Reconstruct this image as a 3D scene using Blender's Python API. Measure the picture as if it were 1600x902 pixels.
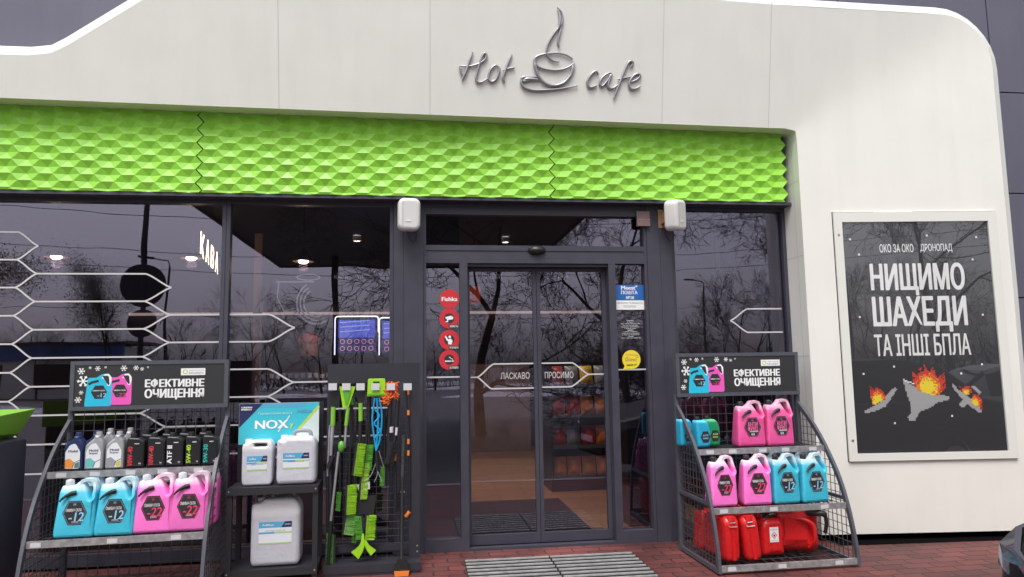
import bpy, bmesh, math, random
from mathutils import Vector, Matrix, noise
random.seed(7)
for o in list(bpy.data.objects): bpy.data.objects.remove(o)
sc = bpy.context.scene
col = sc.collection
PI = math.pi
# ------------------------------------------------------------------ camera
CR = Matrix(((0.9913315587644062, 0.0007225104529972649, -0.1313819568143893),
             (-0.13048338225191303, -0.11146801719812235, -0.9851644370855154),
             (-0.015356677825424766, 0.9937677591472589, -0.11040748763377282)))
CP = Vector((0, -5.821065, 1.45)); FP = 1100.0
cam = bpy.data.cameras.new('camera'); cam.sensor_width = 36; cam.lens = FP/1600*36
cam.clip_start = .05; cam.clip_end = 900
co = bpy.data.objects.new('camera', cam); col.objects.link(co)
co.matrix_world = Matrix.Translation(CP) @ CR.to_4x4()
sc.camera = co
# ------------------------------------------------------------------ sky, sun, exposure
w = bpy.data.worlds.new('World'); sc.world = w; w.use_nodes = True
nt = w.node_tree; nt.nodes.clear()
sky = nt.nodes.new('ShaderNodeTexSky'); sky.sky_type = 'NISHITA'; sky.sun_disc = False
SUN_EL, SUN_AZ = math.radians(60), math.radians(200)      # azimuth measured from +Y clockwise
sky.sun_elevation = SUN_EL; sky.sun_rotation = SUN_AZ; sky.dust_density = 4; sky.air_density = 1
hs = nt.nodes.new('ShaderNodeHueSaturation'); hs.inputs['Saturation'].default_value = .16; hs.inputs['Value'].default_value = 1.0
tc = nt.nodes.new('ShaderNodeTexCoord'); nz = nt.nodes.new('ShaderNodeTexNoise')
nz.inputs['Scale'].default_value = 2.2; nz.inputs['Detail'].default_value = 5
mp = nt.nodes.new('ShaderNodeMapping'); mp.inputs['Scale'].default_value = (1, 1, 3)
mr = nt.nodes.new('ShaderNodeMapRange'); mr.inputs['To Min'].default_value = .86; mr.inputs['To Max'].default_value = 1.12
mx = nt.nodes.new('ShaderNodeMix'); mx.data_type = 'RGBA'; mx.blend_type = 'MULTIPLY'; mx.inputs[0].default_value = 1
cb = nt.nodes.new('ShaderNodeCombineColor')
bg = nt.nodes.new('ShaderNodeBackground'); bg.inputs['Strength'].default_value = .15
wo = nt.nodes.new('ShaderNodeOutputWorld')
L = nt.links.new
L(sky.outputs[0], hs.inputs['Color']); L(tc.outputs['Generated'], mp.inputs[0]); L(mp.outputs[0], nz.inputs['Vector'])
L(nz.outputs[0], mr.inputs['Value'])
for i in range(3): L(mr.outputs[0], cb.inputs[i])
L(hs.outputs[0], mx.inputs[6]); L(cb.outputs[0], mx.inputs[7]); L(mx.outputs[2], bg.inputs['Color']); L(bg.outputs[0], wo.inputs[0])
sd = bpy.data.lights.new('sun', 'SUN'); sd.energy = 1.2; sd.angle = math.radians(25); sd.color = (1, .97, .93)
so = bpy.data.objects.new('sun', sd); col.objects.link(so)
dirv = Vector((math.sin(SUN_AZ)*math.cos(SUN_EL), math.cos(SUN_AZ)*math.cos(SUN_EL), math.sin(SUN_EL)))
so.rotation_euler = dirv.to_track_quat('Z', 'Y').to_euler(); so.location = (0, -20, 30)
sc.view_settings.view_transform = 'Standard'; sc.view_settings.look = 'None'
sc.view_settings.exposure = 0.5; sc.view_settings.gamma = 1
sc.cycles.max_bounces = 8; sc.cycles.transparent_max_bounces = 24

# ------------------------------------------------------------------ helpers
def P(px, py, Y=0.0):
    d = CR @ Vector((px-800, -(py-451), -FP)); t = (Y-CP.y)/d.y
    return CP + d*t
def RF(px, py, D):                        # the place (outside, at y=-D) that the glass shows at a picture point
    p = P(px, py, D); return Vector((p.x, -D, p.z))

MATS = {}
def mat(name, color=(.5,.5,.5), rough=.5, metal=0.0, emit=None, es=1.0, spec=.5, noise_amt=0.0, nscale=8, bump=0.0, bscale=60, trans=0, coat=0):
    if name in MATS: return MATS[name]
    m = bpy.data.materials.new(name); m.use_nodes = True; n = m.node_tree; b = n.nodes['Principled BSDF']
    b.inputs['Base Color'].default_value = (*color, 1); b.inputs['Roughness'].default_value = rough
    b.inputs['Metallic'].default_value = metal; b.inputs['Specular IOR Level'].default_value = spec
    b.inputs['Coat Weight'].default_value = coat
    if trans: b.inputs['Transmission Weight'].default_value = trans
    if emit: b.inputs['Emission Color'].default_value = (*emit, 1); b.inputs['Emission Strength'].default_value = es
    if noise_amt or bump:
        t = n.nodes.new('ShaderNodeTexCoord')
    if noise_amt:
        z = n.nodes.new('ShaderNodeTexNoise'); z.inputs['Scale'].default_value = nscale; z.inputs['Detail'].default_value = 6
        r = n.nodes.new('ShaderNodeMapRange'); r.inputs['From Min'].default_value = .3; r.inputs['From Max'].default_value = .7
        r.inputs['To Min'].default_value = 1-noise_amt; r.inputs['To Max'].default_value = 1+noise_amt*.6
        x = n.nodes.new('ShaderNodeMix'); x.data_type = 'RGBA'; x.blend_type = 'MULTIPLY'; x.inputs[0].default_value = 1
        x.inputs[6].default_value = (*color, 1); n.links.new(t.outputs['Object'], z.inputs['Vector']); n.links.new(z.outputs[0], r.inputs[0])
        c = n.nodes.new('ShaderNodeCombineColor')
        for i in range(3): n.links.new(r.outputs[0], c.inputs[i])
        n.links.new(c.outputs[0], x.inputs[7]); n.links.new(x.outputs[2], b.inputs['Base Color'])
        r2 = n.nodes.new('ShaderNodeMapRange'); r2.inputs['To Min'].default_value = max(.02, rough-.12); r2.inputs['To Max'].default_value = min(1, rough+.15)
        n.links.new(z.outputs[0], r2.inputs[0]); n.links.new(r2.outputs[0], b.inputs['Roughness'])
    if bump:
        z = n.nodes.new('ShaderNodeTexNoise'); z.inputs['Scale'].default_value = bscale; z.inputs['Detail'].default_value = 4
        n.links.new(t.outputs['Object'], z.inputs['Vector'])
        bp = n.nodes.new('ShaderNodeBump'); bp.inputs['Strength'].default_value = bump; bp.inputs['Distance'].default_value = .01
        n.links.new(z.outputs[0], bp.inputs['Height']); n.links.new(bp.outputs[0], b.inputs['Normal'])
    MATS[name] = m; return m

def glass_mat(name, tint=(.76,.76,.81), refl=.105, rcol=(.86,.80,1.0)):
    m = bpy.data.materials.new(name); m.use_nodes = True; n = m.node_tree; n.nodes.clear()
    o = n.nodes.new('ShaderNodeOutputMaterial'); t = n.nodes.new('ShaderNodeBsdfTransparent'); t.inputs[0].default_value = (*tint, 1)
    g = n.nodes.new('ShaderNodeBsdfGlossy'); g.inputs['Roughness'].default_value = 0.0; g.inputs['Color'].default_value = (*rcol, 1)
    lw = n.nodes.new('ShaderNodeLayerWeight'); lw.inputs['Blend'].default_value = .5
    f = n.nodes.new('ShaderNodeMath'); f.operation = 'POWER'; f.inputs[1].default_value = 5; n.links.new(lw.outputs['Facing'], f.inputs[0])
    a = n.nodes.new('ShaderNodeMath'); a.operation = 'MULTIPLY_ADD'; a.inputs[1].default_value = .9; a.inputs[2].default_value = refl; a.use_clamp = True
    tcn = n.nodes.new('ShaderNodeTexCoord'); zn = n.nodes.new('ShaderNodeTexNoise'); zn.inputs['Scale'].default_value = 1.7; zn.inputs['Detail'].default_value = 1; n.links.new(tcn.outputs['Object'], zn.inputs['Vector'])
    bpn = n.nodes.new('ShaderNodeBump'); bpn.inputs['Strength'].default_value = .25; bpn.inputs['Distance'].default_value = .004; n.links.new(zn.outputs[0], bpn.inputs['Height']); n.links.new(bpn.outputs[0], g.inputs['Normal'])
    x = n.nodes.new('ShaderNodeMixShader')
    n.links.new(f.outputs[0], a.inputs[0]); n.links.new(a.outputs[0], x.inputs[0]); n.links.new(t.outputs[0], x.inputs[1]); n.links.new(g.outputs[0], x.inputs[2])
    n.links.new(x.outputs[0], o.inputs[0]); MATS[name] = m; return m

def setp(o, label=None, cat=None, group=None, kind=None):
    if label: o['label'] = label
    if cat: o['category'] = cat
    if group: o['group'] = group
    if kind: o['kind'] = kind
    return o
def empty(name, loc=(0,0,0), rz=0, label=None, cat=None, group=None, rx=0, ry=0):
    o = bpy.data.objects.new(name, None); o.empty_display_size = .1; col.objects.link(o)
    o.location = loc; o.rotation_euler = (rx, ry, rz); return setp(o, label, cat, group)
def link(name, me, mats=None, parent=None, loc=None, rz=0, smooth=None):
    o = bpy.data.objects.new(name, me); col.objects.link(o)
    if mats is not None:
        me.materials.clear()
        for m in (mats if isinstance(mats, (list, tuple)) else [mats]): me.materials.append(m)
    if parent: o.parent = parent
    if loc is not None: o.location = loc
    o.rotation_euler.z = rz
    if smooth is not None:
        me.polygons.foreach_set('use_smooth', [True]*len(me.polygons))
        try: me.set_sharp_from_angle(angle=math.radians(smooth))
        except Exception: pass
    return o
def copy_tree(o, parent=None):
    c = o.copy(); col.objects.link(c); c.parent = parent
    for ch in list(o.children): copy_tree(ch, c)
    return c

class MB:
    def __init__(s): s.v = []; s.f = []; s.m = []
    def add(s, vs, fs, mi=0):
        k = len(s.v); s.v += [tuple(v) for v in vs]
        for f in fs: s.f.append([i+k for i in f]); s.m.append(mi)
    def box(s, x0, x1, y0, y1, z0, z1, mi=0):
        s.add([(x0,y0,z0),(x1,y0,z0),(x1,y1,z0),(x0,y1,z0),(x0,y0,z1),(x1,y0,z1),(x1,y1,z1),(x0,y1,z1)],
              [(0,3,2,1),(4,5,6,7),(0,1,5,4),(1,2,6,5),(2,3,7,6),(3,0,4,7)], mi)
    def bar(s, a, b, wd, th, up=(0,0,1), mi=0):       # box between a and b, width wd across, thickness th along 'up'
        a, b = Vector(a), Vector(b); d = (b-a).normalized(); u = Vector(up); sd = d.cross(u)
        if sd.length < 1e-4: sd = d.cross(Vector((1,0,0)))
        sd.normalize(); u = sd.cross(d)
        q = []
        for p in (a, b):
            for i, j in ((-1,-1),(1,-1),(1,1),(-1,1)): q.append(p+sd*wd/2*i+u*th/2*j)
        s.add(q, [(0,1,2,3),(7,6,5,4),(0,4,5,1),(1,5,6,2),(2,6,7,3),(3,7,4,0)], mi)
    def tube(s, pts, r, n=8, mi=0, cap=True):
        pts = [Vector(p) for p in pts]; N = len(pts)
        if N < 2: return
        rr = r if isinstance(r, (list, tuple)) else [r]*N
        d = (pts[1]-pts[0]).normalized(); u = d.orthogonal().normalized(); k = len(s.v)
        for i, p in enumerate(pts):
            if i: 
                nd = (pts[min(i+1, N-1)]-pts[i-1])
                if nd.length > 1e-9: nd.normalize(); u = (u - nd*u.dot(nd)); u = u.normalized() if u.length > 1e-6 else nd.orthogonal().normalized(); d = nd
            sd = d.cross(u)
            for j in range(n):
                a = 2*PI*j/n; s.v.append(tuple(p+(u*math.cos(a)+sd*math.sin(a))*rr[i]))
        for i in range(N-1):
            for j in range(n):
                s.f.append([k+i*n+j, k+i*n+(j+1)%n, k+(i+1)*n+(j+1)%n, k+(i+1)*n+j]); s.m.append(mi)
        if cap: s.f.append([k+j for j in range(n)][::-1]); s.m.append(mi); s.f.append([k+(N-1)*n+j for j in range(n)]); s.m.append(mi)
    def lathe(s, prof, n=24, c=(0,0,0), mi=0, axis='z'):
        k = len(s.v)
        for r, z in prof:
            for j in range(n):
                a = 2*PI*j/n; q = (r*math.cos(a), r*math.sin(a), z)
                if axis == 'y': q = (q[0], -z, q[1])
                if axis == 'x': q = (z, q[0], q[1])
                s.v.append((q[0]+c[0], q[1]+c[1], q[2]+c[2]))
        for i in range(len(prof)-1):
            for j in range(n):
                s.f.append([k+i*n+j, k+i*n+(j+1)%n, k+(i+1)*n+(j+1)%n, k+(i+1)*n+j]); s.m.append(mi)
    def prism(s, pts, y0, y1, mi=0):                   # xz outline, extruded in y
        n = len(pts); q = [(x, y0, z) for x, z in pts]+[(x, y1, z) for x, z in pts]
        s.add(q, [list(range(n)), list(range(2*n-1, n-1, -1))]+[[i, i+n, (i+1) % n+n, (i+1) % n] for i in range(n)], mi)
    def flat(s, pts, y, mi=0):
        s.add([(x, y, z) for x, z in pts], [list(range(len(pts)))], mi)
    def strip(s, pts, wd, y, mi=0, close=False):       # flat ribbon along an xz path
        n = len(pts); A = []; B = []
        for i in range(n):
            p0 = Vector(pts[max(i-1, 0)]); p1 = Vector(pts[min(i+1, n-1)])
            t = (p1-p0); t = t.normalized() if t.length > 1e-9 else Vector((1, 0)); nn = Vector((-t.y, t.x))*wd/2; p = Vector(pts[i])
            A.append(p+nn); B.append(p-nn)
        k = len(s.v); s.v += [(p.x, y, p.y) for p in A]+[(p.x, y, p.y) for p in B]
        for i in range(n-1): s.f.append([k+i, k+i+1, k+n+i+1, k+n+i]); s.m.append(mi)
    def build(s, name, mats, parent=None, loc=None, rz=0, smooth=None, fix=True):
        me = bpy.data.meshes.new(name); me.from_pydata(s.v, [], s.f); ms = mats if isinstance(mats, (list, tuple)) else [mats]
        for m in ms: me.materials.append(m)
        if len(ms) > 1: me.polygons.foreach_set('material_index', s.m)
        if fix:
            b = bmesh.new(); b.from_mesh(me); bmesh.ops.recalc_face_normals(b, faces=b.faces); b.to_mesh(me); b.free()
        me.update()
        return link(name, me, None, parent, loc, rz, smooth)

DG = None
def tomesh(cu, name):
    ob = bpy.data.objects.new(name, cu); col.objects.link(ob); bpy.context.view_layer.update()
    me = bpy.data.meshes.new_from_object(ob.evaluated_get(bpy.context.evaluated_depsgraph_get()))
    bpy.data.objects.remove(ob); me.name = name; return me
def rounded(pts, r, n=4):
    out = []; N = len(pts)
    for i in range(N):
        p = Vector(pts[i][:2]); a = Vector(pts[i-1][:2])-p; b = Vector(pts[(i+1) % N][:2])-p
        rr = min(pts[i][2] if len(pts[i]) > 2 else r, a.length*.49, b.length*.49)
        if rr < 1e-5: out.append(tuple(p)); continue
        A = p+a.normalized()*rr; B = p+b.normalized()*rr
        for k in range(n+1):
            t = k/n; q = A*(1-t)**2+p*2*t*(1-t)+B*t*t; out.append((q.x, q.y))
    return out
def plate(name, outlines, th, bev, mats, parent=None, smooth=35, loc=None, bres=3):
    """an outline in xz (with holes) given thickness th in y, with rounded edges"""
    cu = bpy.data.curves.new(name, 'CURVE'); cu.dimensions = '2D'; cu.fill_mode = 'BOTH'
    for pts in outlines:
        sp = cu.splines.new('POLY'); sp.points.add(len(pts)-1); sp.use_cyclic_u = True
        for i, p in enumerate(pts): sp.points[i].co = (p[0], p[1], 0, 1)
    cu.extrude = max(th/2-bev, 0); cu.bevel_depth = bev; cu.bevel_resolution = bres; cu.offset = -bev
    me = tomesh(cu, name); me.transform(Matrix.Rotation(PI/2, 4, 'X'))
    return link(name, me, mats, parent, loc, 0, smooth)
TXT = {}
def text(name, body, x, z, y, mats, parent, w=None, h=None, bold=0.0, ext=.0006, al='c', rot=0, shear=0, sp=1.0):
    """flat lettering facing -y, fitted in a box of width w and height h whose centre (or left) is x,z"""
    key = (body, bold, shear, sp)
    if key not in TXT:
        cu = bpy.data.curves.new(name, 'FONT'); cu.body = body; cu.size = 1; cu.shear = shear; cu.space_character = sp
        cu.resolution_u = 3; cu.align_x = 'CENTER'
        TXT[key] = tomesh(cu, name)
    me = TXT[key].copy()
    xs = [v.co.x for v in me.vertices]; ys = [v.co.y for v in me.vertices]
    if not xs: return None
    cx, cy = (min(xs)+max(xs))/2, (min(ys)+max(ys))/2; W, H = max(xs)-min(xs), max(ys)-min(ys)
    sx = w/W if w else h/H; sz = h/H if h else sx
    if not w: sx = sz
    if bold:                                      # heavier strokes: the glyph repeated a hair's breadth to the side and in depth
        B0 = bmesh.new(); bd = bold*1.15; sq = (W-2*bd)/W
        for k, (dx, dy) in enumerate(((0,0),(-1,0),(1,0),(-.5,.35),(.5,.35),(-.5,-.35),(.5,-.35))):
            m2 = me.copy(); m2.transform(Matrix.Translation((cx+dx*bd, cy+dy*bd*.8, .00012*k)) @ Matrix.Diagonal((sq, sq if H > W*.3 else 1-2*.28*bd/H, 1, 1)) @ Matrix.Translation((-cx, -cy, 0))); B0.from_mesh(m2); bpy.data.meshes.remove(m2)
        B0.to_mesh(me); B0.free()
    M = Matrix.Diagonal((sx, sz, 1, 1)) @ Matrix.Translation((-cx, -cy, 0))
    if rot: M = Matrix.Rotation(rot, 4, 'Z') @ M
    M = Matrix.Rotation(PI/2, 4, 'X') @ M
    me.transform(M)
    ox = x + (W*sx/2 if al == 'l' else 0)
    b = bmesh.new(); b.from_mesh(me)
    for f in b.faces:
        if f.normal.y > 0: f.normal_flip()
    b.to_mesh(me); b.free()
    o = link(name, me, mats, parent); o.location = (ox, y, z); return o
def catmull(p, n=6):
    p = [Vector(q) for q in p]; q = [p[0]*2-p[1]]+p+[p[-1]*2-p[-2]]; out = []
    for i in range(1, len(q)-2):
        for k in range(n):
            t = k/n; a, b, c, d = q[i-1:i+3]
            out.append(.5*((2*b)+(c-a)*t+(2*a-5*b+4*c-d)*t*t+(3*b-a-3*c+d)*t**3))
    out.append(p[-1]); return out
def wires(mb, x0, x1, z0, z1, y, dx, dz, r=.0018, clip=None):
    nx = max(1, round((x1-x0)/dx)); nz_ = max(1, round((z1-z0)/dz))
    for i in range(nx+1): x = x0+(x1-x0)*i/nx; mb.box(x-r, x+r, y-r, y+r, z0, z1)
    for i in range(nz_+1): z = z0+(z1-z0)*i/nz_; mb.box(x0, x1, y+r, y+3*r, z-r, z+r)

# materials
M_white = mat('white_composite_panel', (.83,.815,.765), .4, noise_amt=.025, nscale=2.5)
def streaks(m, amt=.07):
    n = m.node_tree; b = n.nodes['Principled BSDF']; src = b.inputs['Base Color'].links[0].from_socket
    t = n.nodes.new('ShaderNodeTexCoord'); mp_ = n.nodes.new('ShaderNodeMapping'); mp_.inputs['Scale'].default_value = (3, 3, .22); n.links.new(t.outputs['Object'], mp_.inputs[0])
    z = n.nodes.new('ShaderNodeTexNoise'); z.inputs['Scale'].default_value = 2.2; z.inputs['Detail'].default_value = 7; z.inputs['Roughness'].default_value = .65; n.links.new(mp_.outputs[0], z.inputs['Vector'])
    r = n.nodes.new('ShaderNodeMapRange'); r.inputs['From Min'].default_value = .46; r.inputs['From Max'].default_value = .78; r.inputs['To Min'].default_value = 1; r.inputs['To Max'].default_value = 1-amt; n.links.new(z.outputs[0], r.inputs[0])
    c = n.nodes.new('ShaderNodeCombineColor'); [n.links.new(r.outputs[0], c.inputs[i]) for i in range(3)]
    x = n.nodes.new('ShaderNodeMix'); x.data_type = 'RGBA'; x.blend_type = 'MULTIPLY'; x.inputs[0].default_value = 1; n.links.new(src, x.inputs[6]); n.links.new(c.outputs[0], x.inputs[7]); n.links.new(x.outputs[2], b.inputs['Base Color'])
streaks(M_white, .045)
M_rim = mat('white_rim', (.8,.795,.76), .38)
M_seam = mat('panel_joint', (.60,.60,.57), .7)
M_green = mat('green_lacquer', (.30,.68,.055), .4, noise_amt=.08, nscale=3); streaks(M_green, .14)
M_dark = mat('graphite_powder_coat', (.052,.050,.072), .45, noise_amt=.1, nscale=9, bump=.03, bscale=300)
M_clad = mat('slate_cladding', (.110,.105,.150), .42, noise_amt=.09, nscale=1.6, bump=.05, bscale=160); streaks(M_clad, .12)
M_gap = mat('dark_joint', (.01,.01,.012), .9)
M_black = mat('black_plastic', (.018,.018,.02), .4)
M_rack = mat('grey_rack_paint', (.085,.087,.11), .42, noise_amt=.12, nscale=30)
M_wire = mat('dark_wire', (.1,.1,.11), .4, metal=.4)
M_alu = mat('worn_metal_strip', (.36,.35,.36), .45, metal=.35, noise_amt=.35, nscale=25)
M_glass = glass_mat('shop_window_glass')
M_decal = mat('pale_grey_vinyl', (.56,.54,.56), .6)
M_ltr = mat('white_print', (.87,.87,.87), .5)
M_tag = mat('price_paper', (.60,.60,.63), .4)
M_chrome = mat('brushed_steel_letters', (.40,.39,.42), .35, metal=.7)
M_red = mat('red_plastic', (.62,.012,.015), .28, noise_amt=.08, nscale=12, coat=.2)
M_bolt = mat('zinc_bolt', (.6,.6,.62), .3, metal=.9)

# ------------------------------------------------------------------ ground
def pavers():
    m = bpy.data.materials.new('red_pavers'); m.use_nodes = True; n = m.node_tree; b = n.nodes['Principled BSDF']; N = n.nodes.new; k = n.links.new
    t = N('ShaderNodeTexCoord'); s = N('ShaderNodeSeparateXYZ'); k(t.outputs['Object'], s.inputs[0])
    wv = N('ShaderNodeMath'); wv.operation = 'PINGPONG'; wv.inputs[1].default_value = .06; k(s.outputs['X'], wv.inputs[0])
    ad = N('ShaderNodeMath'); ad.operation = 'MULTIPLY_ADD'; ad.inputs[1].default_value = .13; k(wv.outputs[0], ad.inputs[0]); k(s.outputs['Y'], ad.inputs[2])
    wv2 = N('ShaderNodeMath'); wv2.operation = 'PINGPONG'; wv2.inputs[1].default_value = .055; k(s.outputs['Y'], wv2.inputs[0])
    ad2 = N('ShaderNodeMath'); ad2.operation = 'MULTIPLY_ADD'; ad2.inputs[1].default_value = .2; k(wv2.outputs[0], ad2.inputs[0]); k(s.outputs['X'], ad2.inputs[2])
    c = N('ShaderNodeCombineXYZ'); k(ad2.outputs[0], c.inputs[0]); k(ad.outputs[0], c.inputs[1])
    br = N('ShaderNodeTexBrick'); k(c.outputs[0], br.inputs['Vector']); br.inputs['Scale'].default_value = 1
    br.inputs['Brick Width'].default_value = .22; br.inputs['Row Height'].default_value = .11; br.inputs['Mortar Size'].default_value = .006
    br.inputs['Mortar Smooth'].default_value = .3
    br.inputs['Color1'].default_value = (.17,.046,.042,1); br.inputs['Color2'].default_value = (.105,.033,.031,1); br.inputs['Mortar'].default_value = (.035,.016,.016,1)
    z = N('ShaderNodeTexNoise'); z.inputs['Scale'].default_value = 1.3; z.inputs['Detail'].default_value = 8; k(t.outputs['Object'], z.inputs['Vector'])
    r = N('ShaderNodeMapRange'); r.inputs['From Min'].default_value = .35; r.inputs['From Max'].default_value = .7; r.inputs['To Min'].default_value = .5; r.inputs['To Max'].default_value = 1.4; k(z.outputs[0], r.inputs[0])
    x = N('ShaderNodeMix'); x.data_type = 'RGBA'; x.blend_type = 'MULTIPLY'; x.inputs[0].default_value = 1
    cc = N('ShaderNodeCombineColor'); [k(r.outputs[0], cc.inputs[i]) for i in range(3)]
    k(br.outputs[0], x.inputs[6]); k(cc.outputs[0], x.inputs[7])
    z2 = N('ShaderNodeTexNoise'); z2.inputs['Scale'].default_value = 140; z2.inputs['Detail'].default_value = 3; k(t.outputs['Object'], z2.inputs['Vector'])
    r3 = N('ShaderNodeMapRange'); r3.inputs['From Min'].default_value = .3; r3.inputs['From Max'].default_value = .7; r3.inputs['To Min'].default_value = .78; r3.inputs['To Max'].default_value = 1.2; k(z2.outputs[0], r3.inputs[0])
    x2 = N('ShaderNodeMix'); x2.data_type = 'RGBA'; x2.blend_type = 'MULTIPLY'; x2.inputs[0].default_value = 1
    c3 = N('ShaderNodeCombineColor'); [k(r3.outputs[0], c3.inputs[i]) for i in range(3)]
    k(x.outputs[2], x2.inputs[6]); k(c3.outputs[0], x2.inputs[7]); k(x2.outputs[2], b.inputs['Base Color'])
    r2 = N('ShaderNodeMapRange'); r2.inputs['From Min'].default_value = .35; r2.inputs['From Max'].default_value = .65; r2.inputs['To Min'].default_value = .5; r2.inputs['To Max'].default_value = .7; k(z.outputs[0], r2.inputs[0]); k(r2.outputs[0], b.inputs['Roughness'])
    bp = N('ShaderNodeBump'); bp.inputs['Distance'].default_value = .006; bp.inputs['Strength'].default_value = .8; bp.invert = True
    k(br.outputs['Fac'], bp.inputs['Height']); bp2 = N('ShaderNodeBump'); bp2.inputs['Distance'].default_value = .002; bp2.inputs['Strength'].default_value = .5
    k(z2.outputs[0], bp2.inputs['Height']); k(bp.outputs[0], bp2.inputs['Normal']); k(bp2.outputs[0], b.inputs['Normal'])
    return m
g = MB(); g.box(-400, 400, -420, 200, -.6, -.131); setp(g.build('ground', mat('asphalt', (.05,.05,.052), .55, noise_amt=.3, nscale=.6, bump=.3, bscale=120)), kind='structure')
g = MB(); g.box(-12, 14, -3.1, 9, -.125, 0); setp(g.build('pavement', pavers()), kind='structure')
g = MB(); g.box(-12, 14, -3.235, -3.104, -.125, .006); setp(g.build('kerb', mat('kerb_concrete', (.32,.31,.3), .8, noise_amt=.2)), kind='structure')
g = MB()
for i in range(46):
    x = random.uniform(-60, 60); y = -random.uniform(22, 60); a = random.uniform(2, 9); b_ = random.uniform(.7, 2.2); nn = 18
    pts = [(x+a*math.cos(t*2*PI/nn)*random.uniform(.7, 1.1), y+b_*math.sin(t*2*PI/nn)*random.uniform(.7, 1.1), -.125+.003*i/46) for t in range(nn)]
    top = [(x+(p[0]-x)*.6, y+(p[1]-y)*.6, random.uniform(.0, .18)) for p in pts]
    g.add(pts+top, [[j, (j+1) % nn, nn+(j+1) % nn, nn+j] for j in range(nn)]+[list(range(nn, 2*nn))])
setp(g.build('snow', mat('old_snow', (.62,.63,.66), .8, noise_amt=.25, nscale=2), smooth=80), kind='structure')

g = MB(); g.add([(3.30,-.44,.004),(6.5,-.66,.004),(6.5,.10,.004),(3.30,.10,.004)], [(0,1,2,3)]); setp(g.build('dark_ground_strip', mat('strip_black', (.006,.006,.007), 1, spec=0)), kind='structure')  # flat black strip on the ground along the wing base
# ------------------------------------------------------------------ the building
B = empty('cafe_building', (0, 0, 0), 0, 'cafe and shop building with cream portal, green honeycomb band and dark glass front', 'building')
# portal shell: the fascia leans forward as it rises, the wing turns towards the street; they meet in a diagonal fold
X0, Z0, D0, LA, LB = 3.235, 3.455, .30, .17, .10
def ys(x, z): return -D0 - max(LA*(z-(Z0+.008*(X0-x))), LB*(x-X0), 0 if x <= X0 else -9)
XR, ZT, R_ = 5.10, 4.56, .55
inner_c = [(X0-.10, Z0), (X0-.04, Z0-.012), (X0-.01, Z0-.045), (X0, Z0-.10)]
out_c = []
for k in range(9):
    a = PI/2*k/8; out_c.append((XR-R_+R_*math.sin(a)*1.0, ZT-R_+R_*math.cos(a)))
left_c = [(-4.9, 3.90), (-2.90, 3.91), (-2.76, 3.93), (-2.66, 3.985), (-1.70, 4.62), (-1.62, 4.66), (-1.5, 4.67)]
fold_out = None
def spl_fold(x): return Z0+LB/LA*(x-X0)
outer = left_c + [(1.0, 4.62), (3.0, 4.57)] + out_c + [(XR+.0, 2.0), (XR-.02, .055)]
# inset outline for the front face (the rim is the bevel between it and the outer outline)
def inset(pts, d):
    o = []
    for i, p in enumerate(pts):
        a = Vector(pts[max(i-1, 0)]); b = Vector(pts[min(i+1, len(pts)-1)]); t = (b-a).normalized(); nn = Vector((t.y, -t.x)); q = Vector(p)+nn*d
        o.append((q.x, q.y))
    return o
inn = inset(outer, .088)
inn[0] = (-4.9, inn[0][1]); inn[-1] = (inn[-1][0], .055)
def split_fold(pts):
    # first index whose point is below the fold
    for i, (x, z) in enumerate(pts):
        if x > X0 and z < spl_fold(x):
            (xa, za), (xb, zb) = pts[i-1], pts[i]
            fa = za-spl_fold(xa); fb = zb-spl_fold(xb); t = fa/(fa-fb)
            return i, (xa+(xb-xa)*t, za+(zb-za)*t)
fi, fp = split_fold(inn)
fasc = [(-4.9, 3.52), (X0-.10, Z0+.001), (X0-.04, Z0-.012), (X0-.01, Z0-.02)]
fasc_poly = fasc + [fp] + inn[:fi][::-1]
wing_poly = [(X0-.01, Z0-.02), (X0-.004, Z0-.045), (X0, Z0-.10), (X0, .055)] + inn[fi:][::-1] + [fp]
def yf(x, z): return -D0-LA*(z-(Z0+.008*(X0-x)))
def yw(x, z): return -D0-LB*(x-X0)
def yany(x, z):
    a, b_ = yf(x, z), yw(x, z); k_ = .045 if x > X0-.3 else .045*max(0, 1-(X0-.3-x)/.6); k_ *= min(1, max(.25, (x-X0)/.8+.3))
    return .5*(a+b_-math.sqrt((a-b_)**2+k_*k_)) if k_ > 0 else min(a, b_)
whole = fasc + [(X0, Z0-.10), (X0, .055)] + inn[::-1]
bmf = bmesh.new(); bmf.faces.new([bmf.verts.new((x, 0, z)) for x, z in whole])
nrm = Vector((-LB/LA, 0, 1)).normalized()
for k in [i_*.055 for i_ in range(-11, 12)]:
    bmesh.ops.bisect_plane(bmf, geom=bmf.verts[:]+bmf.edges[:]+bmf.faces[:], plane_co=Vector((X0, 0, Z0))+nrm*k, plane_no=nrm)
for xx in [X0-.9+i_*.2 for i_ in range(0, 13)]:
    bmesh.ops.bisect_plane(bmf, geom=bmf.verts[:]+bmf.edges[:]+bmf.faces[:], plane_co=(xx, 0, 0), plane_no=(1, 0, 0))
for v in bmf.verts: v.co.y = yany(v.co.x, v.co.z)
bmesh.ops.triangulate(bmf, faces=[f for f in bmf.faces if len(f.verts) > 4])
bmesh.ops.recalc_face_normals(bmf, faces=bmf.faces)
if sum(f.normal.y*f.calc_area() for f in bmf.faces) > 0: bmesh.ops.reverse_faces(bmf, faces=bmf.faces)
mef = bpy.data.meshes.new('portal_shell'); bmf.to_mesh(mef); bmf.free()
rim = MB()
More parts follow.
